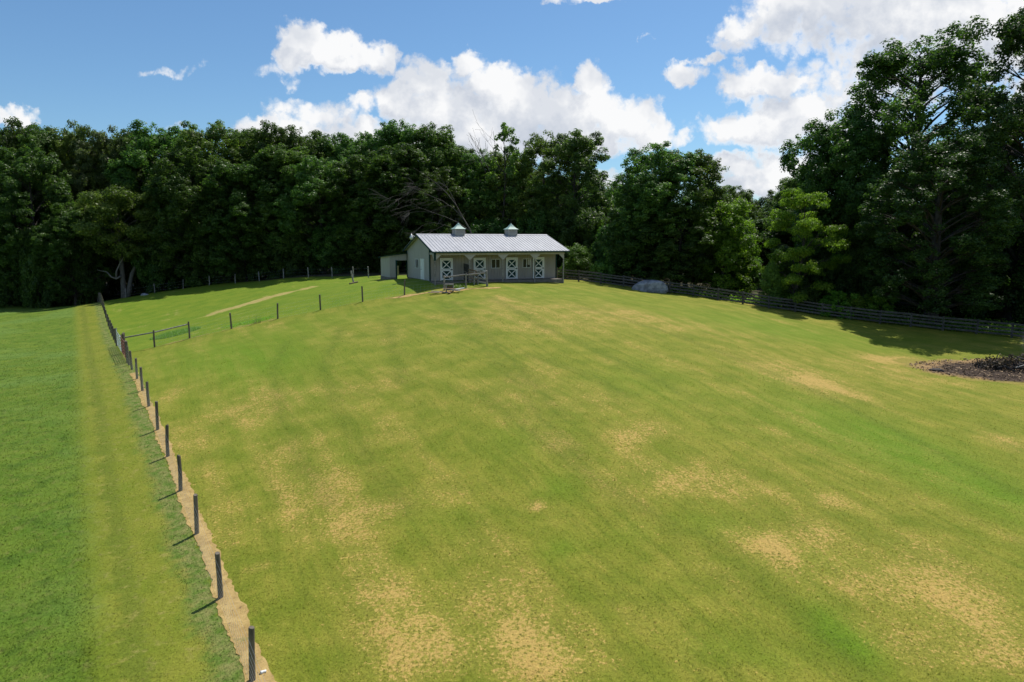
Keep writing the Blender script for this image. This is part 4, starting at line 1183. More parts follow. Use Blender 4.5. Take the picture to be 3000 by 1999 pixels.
# porch beam, posts and gussets
PT = -1.53
mb = MB(); mb.box(-.05, BL + .12, PT - .07, PT + .07, 2.44, 2.70); mb.build('porch_beam', M['siding_lit'], barn)
PX = [0.0, 3.41, 6.79, 10.22, 13.40]
for i, s in enumerate(PX):
    zb = gz1(*(barn.location.xy + Matrix.Rotation(TH, 2) @ Vector((s, PT)))) - .2
    mb = MB(); mb.box(s - .05, s + .05, PT - .05, PT + .05, zb, 2.438)
    po = mb.build('porch_post', M['graywood'], barn)
    mb = MB()
    for sg in (-1, 1):
        if (i == 0 and sg < 0) or (i == 4 and sg > 0): continue
        mb.prism([(s + sg * .003, PT - .085, 1.93), (s + sg * .64, PT - .085, 2.50), (s + sg * .003, PT - .085, 2.50)] if sg > 0 else [(s - .003, PT - .085, 2.50), (s - .64, PT - .085, 2.50), (s - .003, PT - .085, 1.93)], (0, .02, 0))
    mb.build('bracket', M['siding_lit'], po)
    if i == 0:
        mb = MB(); mb.box(s - .085, s + .085, PT - .10, PT - .066, 1.93, 2.62); mb.box(s - .085, s - .068, PT - .10, PT + .06, 1.93, 2.62)
        mb.build('post_sleeve', M['green'], po)
        mb = MB(); mb.prism([(s - .075, PT + .07, 1.95), (s - .075, PT + .62, 2.52), (s - .075, PT + .07, 2.52)], (.02, 0, 0)); mb.build('bracket', M['siding_lit'], po)
mb = MB(); mb.box(-.045, .005, PT + .07, -.08, 2.46, 2.66); mb.build('porch_beam', M['siding_lit'], barn)


def stall_door(s0, s1):
    d = obj('stall_door', None, barn) if False else None
    w = s1 - s0
    mb = MB(); mb.box(s0 + .10, s1 - .10, -.05, -.01, .06, 2.02)
    dr = mb.build('stall_door', M['green'], barn)
    fr = MB()
    y0, y1 = -.085, -.051
    fr.box(s0, s0 + .11, y0 - .01, y1, .0, 2.12); fr.box(s1 - .11, s1, y0 - .01, y1, .0, 2.12); fr.box(s0 + .111, s1 - .111, y0 - .01, y1, 2.0, 2.12)
    fr.build('door_frame', M['white'], dr)
    for (z0, z1) in ((.03, 1.00), (1.03, 1.99)):
        lf = MB()
        a, b_ = s0 + .125, s1 - .125
        st = .085
        lf.box(a, a + st, y0, y1 + .001, z0, z1); lf.box(b_ - st, b_, y0, y1 + .001, z0, z1)
        lf.box(a + st, b_ - st, y0, y1 + .001, z0, z0 + .10); lf.box(a + st, b_ - st, y0, y1 + .001, z1 - .10, z1)
        lf.build('leaf_frame', M['white'], dr)
        for sg in (0, 1):
            cb = MB()
            xa, xb = (a + st, b_ - st) if sg == 0 else (b_ - st, a + st)
            cb.bar((xa, y1 - .012 - .004 * sg, z0 + .10), (xb, y1 - .012 - .004 * sg, z1 - .10), .022, .085, (0, -1, 0)) if False else cb.prism(
                [Vector((xa, y1, z0 + .10)) + Vector(q) for q in ((-.0, 0, .05), (.0, 0, -.0), (0.06 * (1 if xb > xa else -1), 0, 0))] +
                [Vector((xb, y1, z1 - .10)) + Vector(q) for q in ((0, 0, -.06), (0, 0, 0), (-.06 * (1 if xb > xa else -1), 0, 0))], (0, -.020 - .004 * sg, 0))
            cb.build('cross_brace', M['white'], dr)
    lt = MB(); lt.box(s1 - .22, s1 - .05, y0 - .03, y0 - .012, .97, 1.07); lt.build('latch', M['black'], dr)


for a, b_ in DOORS: stall_door(a, b_)


def window(a, b_, z0, z1, side, open_right=False):
    """sliding window; side 'front' lies in the front wall, 'gable' in the left gable"""
    def bx(mb, u0, u1, d0, d1, za, zb):
        if side == 'front': mb.box(u0, u1, -d1, -d0, za, zb)
        else: mb.box(-d1, -d0, u0, u1, za, zb)
    fr = MB(); t = .035
    bx(fr, a - t, a, -.03, .03, z0 - t, z1 + t); bx(fr, b_, b_ + t, -.03, .03, z0 - t, z1 + t)
    bx(fr, a, b_, -.03, .03, z1, z1 + t); bx(fr, a, b_, -.03, .03, z0 - t, z0)
    w = fr.build('window', M['white'], barn)
    m_ = (a + b_) / 2
    mu = MB(); bx(mu, m_ - .025, m_ + .025, -.02, .02, z0, z1); mu.build('mullion', M['white'], w)
    for u0, u1 in ((a, m_ - .025), (m_ + .025, b_)):
        g = MB(); bx(g, u0, u1, -.022, -.012, z0, z1); g.build('pane', M['glass'], w)
    if open_right:
        g = MB(); bx(g, m_ + .12, b_ - .02, -.010, -.004, z0 + .25, z1 - .03); g.build('inner_sash', M['siding_lit'], w)


window(*WINS[0], 1.12, 1.94, 'front'); window(*WINS[1], 1.12, 1.94, 'front', True); window(*GWN, 1.08, 1.92, 'gable')
# side door in the gable
mb = MB(); mb.box(-.035, .0, GD[0] + .10, GD[1] - .10, .02, 1.93); sd = mb.build('side_door', M['white'], barn)
mb = MB(); mb.box(-.065, -.001, GD[0], GD[0] + .10, 0, 2.02); mb.box(-.065, -.001, GD[1] - .10, GD[1], 0, 2.02); mb.box(-.065, -.001, GD[0] + .10, GD[1] - .10, 1.93, 2.02); mb.build('door_frame', M['white'], sd)
mb = MB(); mb.tube([(-.04, GD[1] - .2, .98), (-.09, GD[1] - .2, .98)], .03, 8); mb.build('handle', M['black'], sd)
for za, zb in ((.2, .85), (1.05, 1.8)):
    mb = MB(); mb.box(-.042, -.035, GD[0] + .24, GD[1] - .24, za, zb); mb.build('door_panel', M['white'], sd)
# yard lamp on the verge
mb = MB(); mb.tube([(-.36, 3.62, 4.12), (-.55, 3.62, 4.25), (-.72, 3.62, 4.22)], .03, 6)
lp = mb.build('yard_lamp', M['lamp'], barn)
mb = MB(); mb.tube([(-.72, 3.62, 4.42), (-.72, 3.62, 4.22), (-.72, 3.62, 4.12), (-.72, 3.62, 3.98)], [.05, .09, .17, .20], 12); mb.build('lamp_shade', M['lamp'], lp, smooth=True)
mb = MB(); mb.tube([(-.72, 3.62, 3.985), (-.72, 3.62, 3.90), (-.72, 3.62, 3.86)], [.17, .14, .06], 12); mb.build('lamp_lens', M['white'], lp, smooth=True)
# cupolas
for s in (4.0, 9.76):
    q = .45
    mb = MB()
    zb = roof_z(RID - q) - .02
    mb.box(s - q, s + q, RID - q, RID + q, zb, 4.90)
    cu = mb.build('cupola', M['siding_lit'], barn)
    for (a, b_) in ((s - q, RID - q), (s + q, RID - q), (s + q, RID + q), (s - q, RID + q)):
        mb = MB(); mb.box(a - .045, a + .045, b_ - .045, b_ + .045, zb, 4.895); mb.build('corner_board', M['siding_lit'], cu)
    mb = MB()
    for i in range(7):
        z = zb + .33 + i * .055
        for sg in (-1, 1):
            mb.prism([(s - .33, RID + sg * q, z), (s + .33, RID + sg * q, z), (s + .33, RID + sg * (q + .02), z - .04), (s - .33, RID + sg * (q + .02), z - .04)], (0, 0, .012))
            mb.prism([(s + sg * q, RID - .33, z), (s + sg * q, RID + .33, z), (s + sg * (q + .02), RID + .33, z - .04), (s + sg * (q + .02), RID - .33, z - .04)], (0, 0, .012))
    tag(mb.build('louvre_slats', M['siding_lit'], cu), kind='stuff')
    prof_ = [(.60, 4.90), (.60, 4.925), (.44, 5.02), (.29, 5.16), (.16, 5.33), (.03, 5.52)]
    mb = MB()
    for (r0, z0), (r1, z1) in zip(prof_[:-1], prof_[1:]):
        for k in range(4):
            t0, t1 = PI / 4 + k * PI / 2, PI / 4 + (k + 1) * PI / 2
            f_ = lambda rr, t, z: (s + rr * 1.4142 * math.cos(t), RID + rr * 1.4142 * math.sin(t), z)
            mb.quad(f_(r0, t0, z0), f_(r0, t1, z0), f_(r1, t1, z1), f_(r1, t0, z1))
    mb.quad(*[(s + .60 * a, RID + .60 * b_, 4.902) for a, b_ in ((-1, -1), (-1, 1), (1, 1), (1, -1))])
    mb.build('cupola_roof', M['verdigris'], cu)
    mb = MB()
    mb.tube([(s, RID, 5.5), (s, RID, 5.98)], .018, 6); mb.tube([(s, RID, 5.60), (s, RID, 5.66)], .05, 8)
    mb.bar((s - .26, RID, 5.9), (s + .26, RID, 5.9), .02, .02); mb.prism([(s + .26, RID, 5.84), (s + .36, RID, 5.9), (s + .26, RID, 5.96)], (0, .015, 0)); mb.prism([(s - .30, RID, 5.84), (s - .18, RID, 5.9), (s - .30, RID, 5.98)], (0, .015, 0))
    mb.build('weathervane', M['black'], cu)

# lean-to at the rear left corner
LT = BW - .1
lw = -1.9
ztl = lambda q: 2.42 + q.x * 0.11 - (q.y - LT) * .058
mb = MB()
groove_wall(mb, (lw, LT), (lw + .62, LT), -.02, ztl, (0, -1))
groove_wall(mb, (lw + .62, LT), (-.08, LT), 1.72, ztl, (0, -1))
groove_wall(mb, (lw, LT + 4), (lw, LT), -.02, ztl, (-1, 0))
lwall = mb.build('lean_to_wall', M['siding_lit'], barn)
mb = MB()
groove_wall(mb, (lw + .1, LT + 3.4), (lw + .7, LT + 3.4), -.02, ztl, (0, -1)); groove_wall(mb, (lw + .7, LT + 3.4), (-.06, LT + 3.4), -.02, lambda q: 1.05, (0, -1)); groove_wall(mb, (lw + .7, LT + 3.4), (-.06, LT + 3.4), 1.75, ztl, (0, -1))
mb.box(lw + 1.2, lw + 1.26, LT + 3.36, LT + 3.4, 1.05, 1.75)
mb.build('lean_to_wall', M['siding'], barn)
mb = MB(); mb.box(lw + .62, lw + .75, LT - .07, LT + .05, -.3, 1.75); mb.build('corner_trim', M['green'], barn)
mb = MB(); mb.box(lw - .06, lw + .61, LT - .06, LT + 4.02, -.9, -.022); mb.build('foundation', M['found'], barn)
mb = MB()
q0, q1 = lw - .22, -.075
mb.prism([(q0, LT - .25, ztl(Vector((q0, LT - .25)))), (q1, LT - .25, ztl(Vector((q1, LT - .25)))), (q1, LT - .25, ztl(Vector((q1, LT - .25))) + .07), (q0, LT - .25, ztl(Vector((q0, LT - .25))) + .07)], (0, 4.5, -.26))
mb.build('lean_to_roof', M['green'], barn)

# ------------------------------------------------------------------ fences
def post_mesh(h, rad, sides=10, seed=0, slant=0.02):
    r = random.Random(seed)
    mb = MB()
    pts = [(0, 0, -.5), (0, 0, 0), (r.uniform(-.01, .01), r.uniform(-.01, .01), h * .5), (r.uniform(-.012, .012), r.uniform(-.012, .012), h - .02), (0, 0, h)]
    mb.tube(pts, [rad * 1.05, rad * 1.04, rad, rad * .97, rad * .86], sides)
    return mb.mesh('post', M['post'], False)


POSTS = [post_mesh(1.35, .070, 10, s) for s in range(4)]
TALL = post_mesh(1.62, .10, 10, 9)
rp = random.Random(8)


def put_post(parent, x, y, me=None, tilt=0.03, sz=1.0, name='post'):
    z = gz1(x, y)
    o = obj(name, me or rp.choice(POSTS), parent, (x - parent.location.x, y - parent.location.y, z - parent.location.z))
    o.rotation_euler = (rp.gauss(0, tilt), rp.gauss(0, tilt), rp.random() * 6.28)
    o.scale = (1, 1, sz)
    return o


def wire_mesh(parent, pts, hs, vstep=0.3, rad=0.0022, vtop=None, off=(0, 0)):
    mb = MB()
    px, py, pz = parent.location
    for (ax, ay), (bx_, by) in zip(pts[:-1], pts[1:]):
        za, zb = gz1(ax, ay), gz1(bx_, by)
        L = math.hypot(bx_ - ax, by - ay)
        for h in hs:
            mb.tube([(ax - px + off[0], ay - py + off[1], za + h - pz), ((ax + bx_) / 2 - px + off[0], (ay + by) / 2 - py + off[1], (za + zb) / 2 + h - .01 - pz), (bx_ - px + off[0], by - py + off[1], zb + h - pz)], rad, 3, False)
        if vtop:
            n = int(L / vstep)
            for i in range(n):
                t = (i + .5) / n
                x, y, z = ax + (bx_ - ax) * t, ay + (by - ay) * t, za + (zb - za) * t
                mb.tube([(x - px + off[0], y - py + off[1], z + hs[0] - pz), (x - px + off[0], y - py + off[1], z + vtop - pz)], rad, 3, False)
    return mb.build('wire_mesh', M['wire'], parent)


# near wire fence down the left side: posts every 4 m
f1 = empty('wire_fence', (FA[0], FA[1], gz1(*FA)), 0, 'long wire fence with round posts running from the foreground to the wood', 'fence')
NP = [(-5.97,14.4),(-8.13,17.81),(-10.43,21.43),(-12.61,24.87),(-14.83,28.39),(-17.07,31.92),(-19.45,35.67),(-21.67,39.18),(-23.79,42.51),(-26.03,45.98),(-27.3,47.9)]
lean_y = {2: .05, 4: .05}
for i, (x, y) in enumerate(NP):
    o = put_post(f1, x, y, tilt=.03, sz=rp.uniform(.96, 1.05))
for x, y in [(-28.0, 49.0)]: put_post(f1, x, y, TALL, .01)
GATE_A = Vector((-28.35, 49.55)); GATE_B = Vector((-35.4, 60.55))
far_line = []
d_ = Vector((FD[0], FD[1]))
p_ = Vector((-35.7, 60.98))
far_line.append(p_.copy())
put_post(f1, p_.x, p_.y, TALL, .01)
while p_.y < 100:
    p_ = p_ + d_ * 2.9
    far_line.append(p_.copy()); put_post(f1, p_.x, p_.y, tilt=.02)
wire_mesh(f1, [tuple(FA - FD * 4.2)] + NP + [(-28.0, 49.0)], [0.06, 0.22, 0.38, 0.54, 0.72, 0.92, 1.16], .3, .0018, .92, (-.06, -.04))
wire_mesh(f1, [tuple(q) for q in far_line], [0.08, 0.4, 0.75, 1.1], .6, .003, .75)


# two metal gates in the wire fence
def gate(name, a, b_, mat, label, bars=6, h=1.22):
    za, zb = gz1(*a), gz1(*b_)
    o = empty(name, (a[0], a[1], za + .16), math.atan2(b_[1] - a[1], b_[0] - a[0]), label, 'gate', 'metal gates in the wire fence')
    L = math.hypot(b_[0] - a[0], b_[1] - a[1])
    sl = (zb - za) / L
    for i in range(bars):
        z = h * (i / (bars - 1)) ** 1.15
        mb = MB(); mb.tube([(0, 0, z), (L, 0, z + sl * L)], .024, 8); mb.build('gate_bar', M[mat], o, smooth=True)
    for t in (0, .33, .67, 1.0):
        mb = MB(); mb.bar((L * t, .0, sl * L * t - .02), (L * t, .0, h + sl * L * t + .02), .055, .045, (1, 0, 0)); mb.build('gate_upright', M[mat], o)
    for t in (0.02, .98):
        mb = MB(); mb.tube([(L * t, 0, .05), (L * t, 0, h)], .034, 8); mb.build('hinge_stile', M[mat], o)
    return o


mid_g = GATE_A.lerp(GATE_B, .48)
gate('metal_gate', tuple(GATE_A), tuple(mid_g - d_ * .12), 'redsteel', 'rusty red tube gate, the nearer gate in the wire fence')
gate('metal_gate', tuple(mid_g + d_ * .12), tuple(GATE_B), 'steel', 'shiny galvanised tube gate, the farther gate in the wire fence')
put_post(f1, mid_g.x + .12, mid_g.y + .06, TALL, .01)

# cross fence from the gate to the barn yard
f2 = empty('wire_fence', (CF[0][0], CF[0][1], gz1(*CF[0])), 0, 'wire fence crossing the slope from the gates up to the barn yard', 'fence')
for i, (x, y) in enumerate(CF[:-1]):
    put_post(f2, x, y, tilt=.02, sz=1.05 if i < 2 else 1.0)
cs = Vector((-32.3, 55.7))
put_post(f2, cs.x + .35, cs.y - .1, TALL, .01)
rails = [((cs.x + .35, cs.y - .1), CF[0]), (CF[0], CF[1])]
for a, b_ in rails:
    za, zb = gz1(*a) + 1.22, gz1(*b_) + 1.22
    mb = MB(); mb.tube([(a[0] - f2.location.x, a[1] - f2.location.y, za - f2.location.z), (b_[0] - f2.location.x, b_[1] - f2.location.y, zb - f2.location.z)], .055, 8)
    mb.build('rail', M['graywood'], f2)
wire_mesh(f2, CF, [0.06, 0.3, 0.55, 0.8, 1.1], .3, .0025, .8)
# far fence under the wood
BF = [(-63.0,103.6),(-56.65,99.9),(-52.35,99.98),(-48.15,100.05),(-43.86,99.1),(-39.74,98.2),(-35.89,97.2),(-31.78,95.3),(-27.5,92.5),(-23.5,89.5),(-20,86.5),(-17.5,83.5)]
f3 = empty('wire_fence', (BF[1][0], BF[1][1], gz1(*BF[1])), 0, 'grey post and wire fence in the shade along the foot of the wood', 'fence')
PALE = [o_.copy() for o_ in POSTS[:2]]
for me in PALE:
    me.materials[0] = M['graywood']
for (x, y) in BF: put_post(f3, x, y, rp.choice(PALE), .03)
wire_mesh(f3, BF, [0.3, 0.7, 1.1], .6, .003)
# lone leaning post
lo = post_mesh(1.35, .085, 10, 21); lo.materials[0] = M['graywood']; lo.name = 'leaning_post'
o = obj('leaning_post', lo, None, (-16.69, 72.12, gz1(-16.69, 72.12)))
o.rotation_euler = (0, R(-11), 0)
tag(o, 'lone pale wooden post leaning left in the grass left of the lean-to', 'post')
mb = MB()
mb.tube([(-17.1, 71.8, gz1(-17.1, 71.8) + .05), (-16.2, 72.0, gz1(-16.2, 72.0) + .06)], .09, 7)
tag(mb.build('fallen_log', M['brownwood']), 'short brown log lying at the foot of the lone leaning post', 'log')

# board fence on the right
FR = [(4.82,73.4),(8.64,72.13),(13.9,70.4),(18.97,67.92),(26.0,64.73),(31.43,61.1),(35.1,58.53),(41.12,54.64),(50.5,48.3)]
P = np.array(FR); Lc = np.concatenate([[0], np.cumsum(np.linalg.norm(np.diff(P, axis=0), axis=1))])
f4 = empty('board_fence', (FR[0][0], FR[0][1], gz1(*FR[0])), 0, 'long dark board fence with four rails running from the barn to the right edge', 'fence')
r = random.Random(4)
sq = MB(); sq.box(-.065, .065, -.065, .065, -.5, 1.22)
sqm = sq.mesh('post', M['shadedwood'])
rail_cache = {}
nsec = int(Lc[-1] / 2.35)
prev = None
for i in range(nsec + 1):
    s = Lc[-1] * i / nsec
    x, y = np.interp(s, Lc, P[:, 0]), np.interp(s, Lc, P[:, 1])
    z = gz1(x, y)
    o = obj('post', sqm, f4, (x - f4.location.x, y - f4.location.y, z - f4.location.z))
    o.rotation_euler = (r.gauss(0, .025), r.gauss(0, .025), r.gauss(.5, .1))
    if prev is not None:
        a = Vector((prev[0], prev[1], prev[2])); b_ = Vector((x, y, z))
        d3 = b_ - a
        L = d3.length
        n2 = Vector((d3.y, -d3.x, 0)).normalized() * .085
        for h in (.22, .52, .82, 1.10):
            key = r.randint(0, 3)
            if key not in rail_cache:
                mb = MB(); mb.bar((-1.19, 0, 0), (1.19, 0, 0), .028, .125 + .012 * key)
                rail_cache[key] = mb.mesh('rail', M['shadedwood'])
            q = obj('rail', rail_cache[key], f4)
            m_ = (a + b_) / 2 + n2 + Vector((0, 0, h + r.gauss(0, .012)))
            q.location = m_ - f4.location
            q.rotation_euler = (0, -math.asin(d3.z / L) + r.gauss(0, .008), math.atan2(d3.y, d3.x))
            q.scale = (L / 2.40, 1, 1)
    prev = (x, y, z)
o = put_post(f4, 4.75, 72.1, None, .01)

# corral corner in front of the barn: two rail spans and a board run back to the porch
f5 = empty('corral_fence', (-6.09, 61.51, gz1(-6.09, 61.51)), 0, 'weathered corral rails and boards ending at the barn porch', 'fence')
CP = [(-6.09, 61.51), (-4.19, 62.03), (-2.27, 62.56)]
fx, fy, fz = f5.location
thick = post_mesh(1.42, .10, 10, 31); thick.materials[0] = M['graywood']
slim = post_mesh(1.32, .075, 10, 32); slim.materials[0] = M['graywood']
for i, (x, y) in enumerate(CP): put_post(f5, x, y, thick if i == 2 else slim, .015)
MIDP = (-3.18, 63.75); put_post(f5, *MIDP, slim, .02); put_post(f5, -3.5, 63.6, slim, .03, .9)
for a, b_ in zip(CP[:-1], CP[1:]):
    mb = MB(); mb.tube([(a[0] - fx, a[1] - fy, gz1(*a) + 1.18 - fz), (b_[0] - fx, b_[1] - fy, gz1(*b_) + 1.22 - fz)], .055, 8); mb.build('rail', M['graywood'], f5)
PP2 = tuple(barn.location.xy + Matrix.Rotation(TH, 2) @ Vector((3.41, PT + .1)))
WL2 = tuple(barn.location.xy + Matrix.Rotation(TH, 2) @ Vector((3.36, -.15)))


def boards(a, b_, hs, w, mat, off=.0):
    for h in hs:
        mb = MB()
        mb.bar((a[0] - fx + off, a[1] - fy, gz1(*a) + h - fz + r.gauss(0, .02)), (b_[0] - fx + off, b_[1] - fy, gz1(*b_) + h - fz + r.gauss(0, .02)), .03, w)
        mb.build('board', M[mat], f5)


boards(CP[2], MIDP, (.28, .62, 1.20), .15, 'graywood', -.09)
boards(MIDP, PP2, (.22, .5, .78, 1.02, 1.24), .15, 'brownwood', -.09)
boards(PP2, WL2, (.2, .48, .76, 1.02, 1.28, 1.52), .24, 'shadedwood', -.05)

# mounting block and planks by the corral post
blk = empty('mounting_block', (-5.55, 60.75, gz1(-5.55, 60.75)), .2, 'small weathered wooden step standing by the corral corner post', 'step')
mb = MB(); mb.box(-.38, .38, -.22, .22, .62, .70); mb.build('tread', M['graywood'], blk)
for x0 in (-.34, .27):
    mb = MB(); mb.box(x0, x0 + .08, -.2, .2, -.2, .618); mb.build('leg', M['graywood'], blk)
mb = MB(); mb.box(-.255, .265, .12, .16, .15, .5); mb.build('stretcher', M['brownwood'], blk)
PLK = 'loose planks lying by the corral corner'
for i, (x, y, z, L, w, rz, mt, lb) in enumerate([
    (-6.25, 60.15, .16, 1.7, .2, .22, 'graywood', 'long grey plank lying in front of the wooden step'),
    (-5.1, 60.2, .22, 1.1, .22, -.25, 'graywood', 'pale plank lying right of the wooden step'),
    (-6.9, 60.3, .10, 1.0, .16, .5, 'graywood', 'short grey plank sticking out left of the wooden step'),
    (-5.5, 60.35, .34, 1.2, .2, .1, 'brownwood', 'brown plank propped under the wooden step'),
    (-4.6, 60.45, .30, .9, .2, .7, 'white', 'whitish board end leaning right of the wooden step'),
    (-5.5, 59.95, .09, .5, .25, 1.3, 'brownwood', 'short dark block under the long grey plank')]):
    mb = MB(); mb.box(-L / 2, L / 2, -w / 2, w / 2, -.03, .03)
    o = mb.build('plank', M[mt], None, (x, y, gz1(x, y) + z)); o.rotation_euler = (r.uniform(-.15, .15), r.uniform(-.12, .12), rz)
    tag(o, lb, 'plank', PLK)

# boulder
stone, N, b = principled('granite', (0.3, 0.3, 0.3), 0.8, spec=0.3)
co = N.node('ShaderNodeTexCoord').outputs['Object']
c_ = N.mix(N.smooth(N.noise(co, 1.6, 6, .65), .35, .65), (0.17, 0.175, 0.185), (0.37, 0.38, 0.40))
c_ = N.mix(N.smooth(N.noise(co, 6, 5, .7), .55, .7), c_, (0.15, 0.15, 0.15))
N.l.new(c_, b.inputs['Base Color'])
bm = N.node('ShaderNodeBump'); bm.inputs['Strength'].default_value = .8; bm.inputs['Distance'].default_value = .12
N.l.new(N.noise(co, 3, 6, .7), bm.inputs['Height']); N.l.new(bm.outputs[0], b.inputs['Normal'])


def rock(name, loc, sx, sy, sz, seed, rz=0, lumps=(), boxy=0):
    import bmesh
    bm_ = bmesh.new()
    bmesh.ops.create_icosphere(bm_, subdivisions=4, radius=1)
    rr = np.random.default_rng(seed)
    planes = rand_dirs(rr, 16); dd = .72 + .25 * rr.random(16)
    for v in bm_.verts:
        p = np.array(v.co)
        for n_, d1_ in zip(planes, dd):
            e = p @ n_ - d1_
            if e > 0: p = p - n_ * e * .85
        if boxy: p = np.sign(p) * np.abs(p) ** boxy
        p = p + .03 * np.sin(p[[1, 2, 0]] * 7 + seed)
        q = Vector((p[0] * sx, p[1] * sy, p[2] * sz))
        for (cx, w, k) in lumps:
            q.z *= 1 + k * math.exp(-((q.x - cx) / w) ** 2)
        v.co = q
    me = bpy.data.meshes.new(name); bm_.to_mesh(me); bm_.free()
    me.materials.append(stone)
    me.polygons.foreach_set('use_smooth', np.ones(len(me.polygons), bool))
    o = obj(name, me, None, loc); o.rotation_euler = (0, 0, rz)
    return o


bz = gz1(14.0, 70.0)
tag(rock('boulder', (14.0, 69.7, bz + .30), 1.95, 1.1, .95, 6, -.15, ((-1.5, .8, -.40), (1.75, .4, -.2)), .72), 'big pale grey boulder lying in front of the dark board fence', 'boulder')
tag(rock('field_stone', (-52.0, 96.5, gz1(-52, 96.5) + .05), .6, .4, .25, 8), 'small pale stone at the shaded grass edge of the wood', 'stone')

# brush pile on the burnt patch
bp = empty('brush_pile', (34.2, 45.6, gz1(34.2, 45.6)), 0, 'charred brush pile of tangled branches on the burnt ground', 'brush pile')
r = random.Random(14)
mb = MB()
for i in range(150):
    a = r.random() * 2 * PI; q = math.sqrt(r.random())
    x, y = 2.6 * q * math.cos(a), 1.2 * q * math.sin(a)
    z = .05 + (1 - q) * .85 * r.random()
    d = Vector((r.gauss(0, 1), r.gauss(0, .7), r.gauss(0.1, .35))).normalized()
    L = r.uniform(.4, 1.5)
    p0_ = Vector((x, y, z)); k = Vector((r.gauss(0, .1), r.gauss(0, .1), r.gauss(0, .1)))
    mb.tube([p0_ - d * L / 2, p0_ + k, p0_ + d * L / 2], [r.uniform(.02, .055), r.uniform(.02, .045), .012], 5)
tag(mb.build('twigs', M['charred'], bp), kind='stuff')
for (a, b_, rad, mt) in [((-.9, -1.2, .18), (.5, -.95, .42), .05, 'graywood'), ((-.3, -.4, .75), (1.0, -.9, .35), .045, 'deadwood'), ((.3, -.2, .35), (1.6, -.3, .9), .08, 'charred')]:
    mb = MB(); mb.tube([a, Vector(a).lerp(Vector(b_), .5) + Vector((0, 0, .05)), b_], [rad, rad * .8, rad * .5], 7); mb.build('branch', M[mt], bp)
rng = np.random.default_rng(9)
PP, NN, SS, TT = [], [], [], []
for i in range(60):
    q = np.array([rng.uniform(-2.4, 2.2), rng.uniform(-.7, .9), rng.uniform(.2, .85)])
    q[2] *= max(.3, 1 - abs(q[0]) / 3.2)
    k = 26; d = rand_dirs(rng, k)
    PP.append(q + d * .28 * rng.random((k, 1)) ** .4); NN.append(d + rand_dirs(rng, k)); SS.append(.04 + .06 * rng.random(k)); TT.append(rng.random(k))
dead_leaf = leaf_mat('scorched_leaf', (0.014, 0.013, 0.012), (0.09, 0.062, 0.04), .1, .7, .2)
tag(obj('withered_leaves', leaf_mesh('withered_leaves', np.concatenate(PP), np.concatenate(NN), np.concatenate(SS), np.concatenate(TT), rng, mat=dead_leaf), bp), kind='stuff')
tag(rock('ash_clod', (28.2, 44.6, gz1(28.2, 44.6) + .03), .55, .3, .16, 12), 'dark lump at the left rim of the burnt patch', 'clod').data.materials[0] = M['charred']

# taller weeds
def weed(x, y, h, w, n, mat, name, label, cat, seed, wide=.03):
    rr = np.random.default_rng(seed)
    z = gz1(x, y)
    k = n
    a = rr.random(k) * 2 * PI; q = np.sqrt(rr.random(k))
    bx_ = q * np.cos(a) * w[0]; by = q * np.sin(a) * w[1]
    hh = h * (.5 + .6 * rr.random(k)) * (1 - .5 * q ** 2)
    ln = rr.normal(size=(k, 2)) * .35
    zz = gz_(x + bx_, y + by) - z
    t = rr.random(k) * 2 * PI
    p0 = np.stack([bx_ + np.cos(t) * wide, by + np.sin(t) * wide, zz], 1)
    p1 = np.stack([bx_ - np.cos(t) * wide, by - np.sin(t) * wide, zz], 1)
    p2 = np.stack([bx_ + ln[:, 0] * hh, by + ln[:, 1] * hh, zz + hh], 1)
    me = blade_mesh(name, p0, p1, p2, [LM[mat]], 0.7)
    at = me.attributes.new('tint', 'FLOAT', 'POINT'); at.data.foreach_set('value', np.repeat(rr.random(k), 3).astype(np.float32))
    o = obj(name, me, None, (x, y, z))
    return tag(o, label, cat)


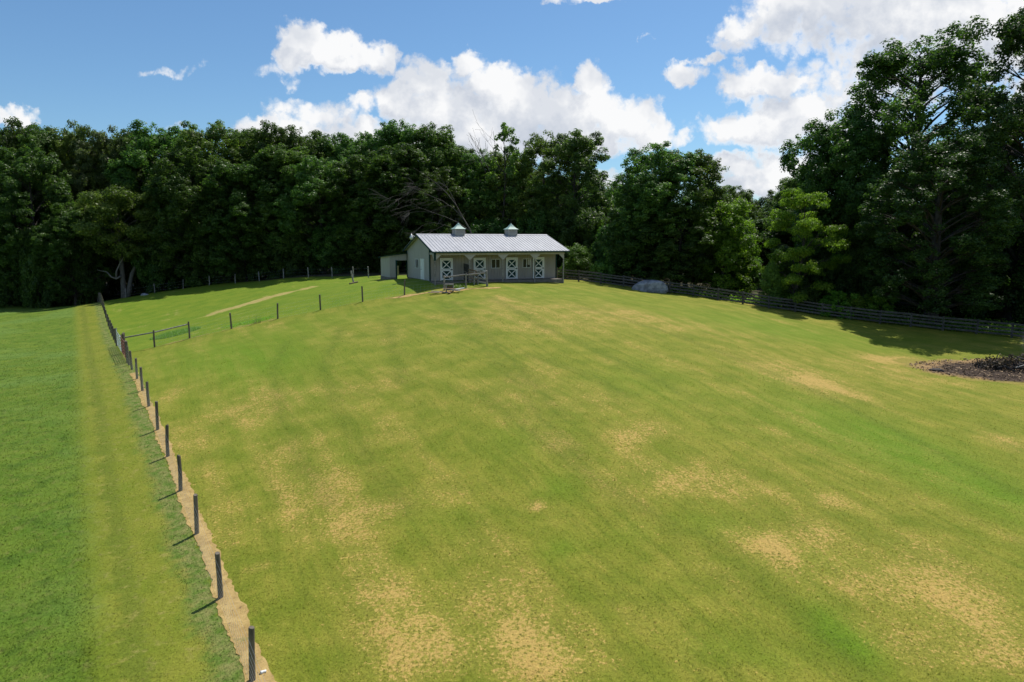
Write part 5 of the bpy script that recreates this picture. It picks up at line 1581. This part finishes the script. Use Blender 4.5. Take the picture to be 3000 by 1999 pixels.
weed(-30.6, 61.5, .42, (2.3, 1.3), 7000, 'ever', 'tall_grass_clump', 'long mound of taller dark grass behind the rail span by the gates', 'grass clump', 1, .011)
weed(-23.0, 59.0, .22, (2.4, .8), 1500, 'lime', 'weed_patch', 'low pale weed patch left of the wire fence post in the paddock', 'weeds', 2, .014)
weed(-4.9, 61.9, .4, (.8, .35), 500, 'mid', 'weed_patch', 'dark green weeds under the corral rails before the barn', 'weeds', 3)
weed(-21.7, 57.75, .95, (.35, .12), 40, 'olive', 'thistle', 'thin tall thistle between two posts of the crossing wire fence', 'plant', 4, .02)
# litter by the nearest post
can = empty('crushed_can', (-5.80, 14.62, gz1(-5.80, 14.62) + .035), .5, 'small crushed white can lying on the soil by the nearest post', 'can')
mb = MB(); mb.tube([(-.065, 0, .01), (-.03, 0, 0), (.02, .01, 0), (.07, 0, 0)], [.032, .036, .030, .034], 10); mb.build('can_body', M['white'], can, smooth=True)
mb = MB(); mb.tube([(-.068, 0, .01), (-.066, 0, .01)], [.03, .026], 10); mb.build('can_lid', M['black'], can)

# thin smoke still rising from the brush pile
sm = bpy.data.materials.new('smoke')
sm.use_nodes = True
N = NT(sm.node_tree)
N.n.clear()
mo = N.node('ShaderNodeOutputMaterial')
pv = N.node('ShaderNodeVolumePrincipled')
pv.inputs['Color'].default_value = (0.86, 0.90, 0.95, 1)
pv.inputs['Anisotropy'].default_value = 0.3
co = N.node('ShaderNodeTexCoord').outputs['Object']
fall = N.smooth(N.vec('LENGTH', co), 1.0, 0.15)
N.l.new(N.math('MULTIPLY', N.math('MULTIPLY', fall, N.smooth(N.noise(co, 1.6, 3, .6), .35, .7)), 0.42), pv.inputs['Density'])
N.l.new(pv.outputs[0], mo.inputs['Volume'])
import bmesh
bm_ = bmesh.new(); bmesh.ops.create_icosphere(bm_, subdivisions=3, radius=1.0)
me = bpy.data.meshes.new('smoke'); bm_.to_mesh(me); bm_.free(); me.materials.append(sm)
o = obj('smoke', me, None, (36.2, 46.0, gz1(36.2, 46.0) + 1.75)); o.scale = (1.6, 1.3, 1.7)
tag(o, kind='stuff')
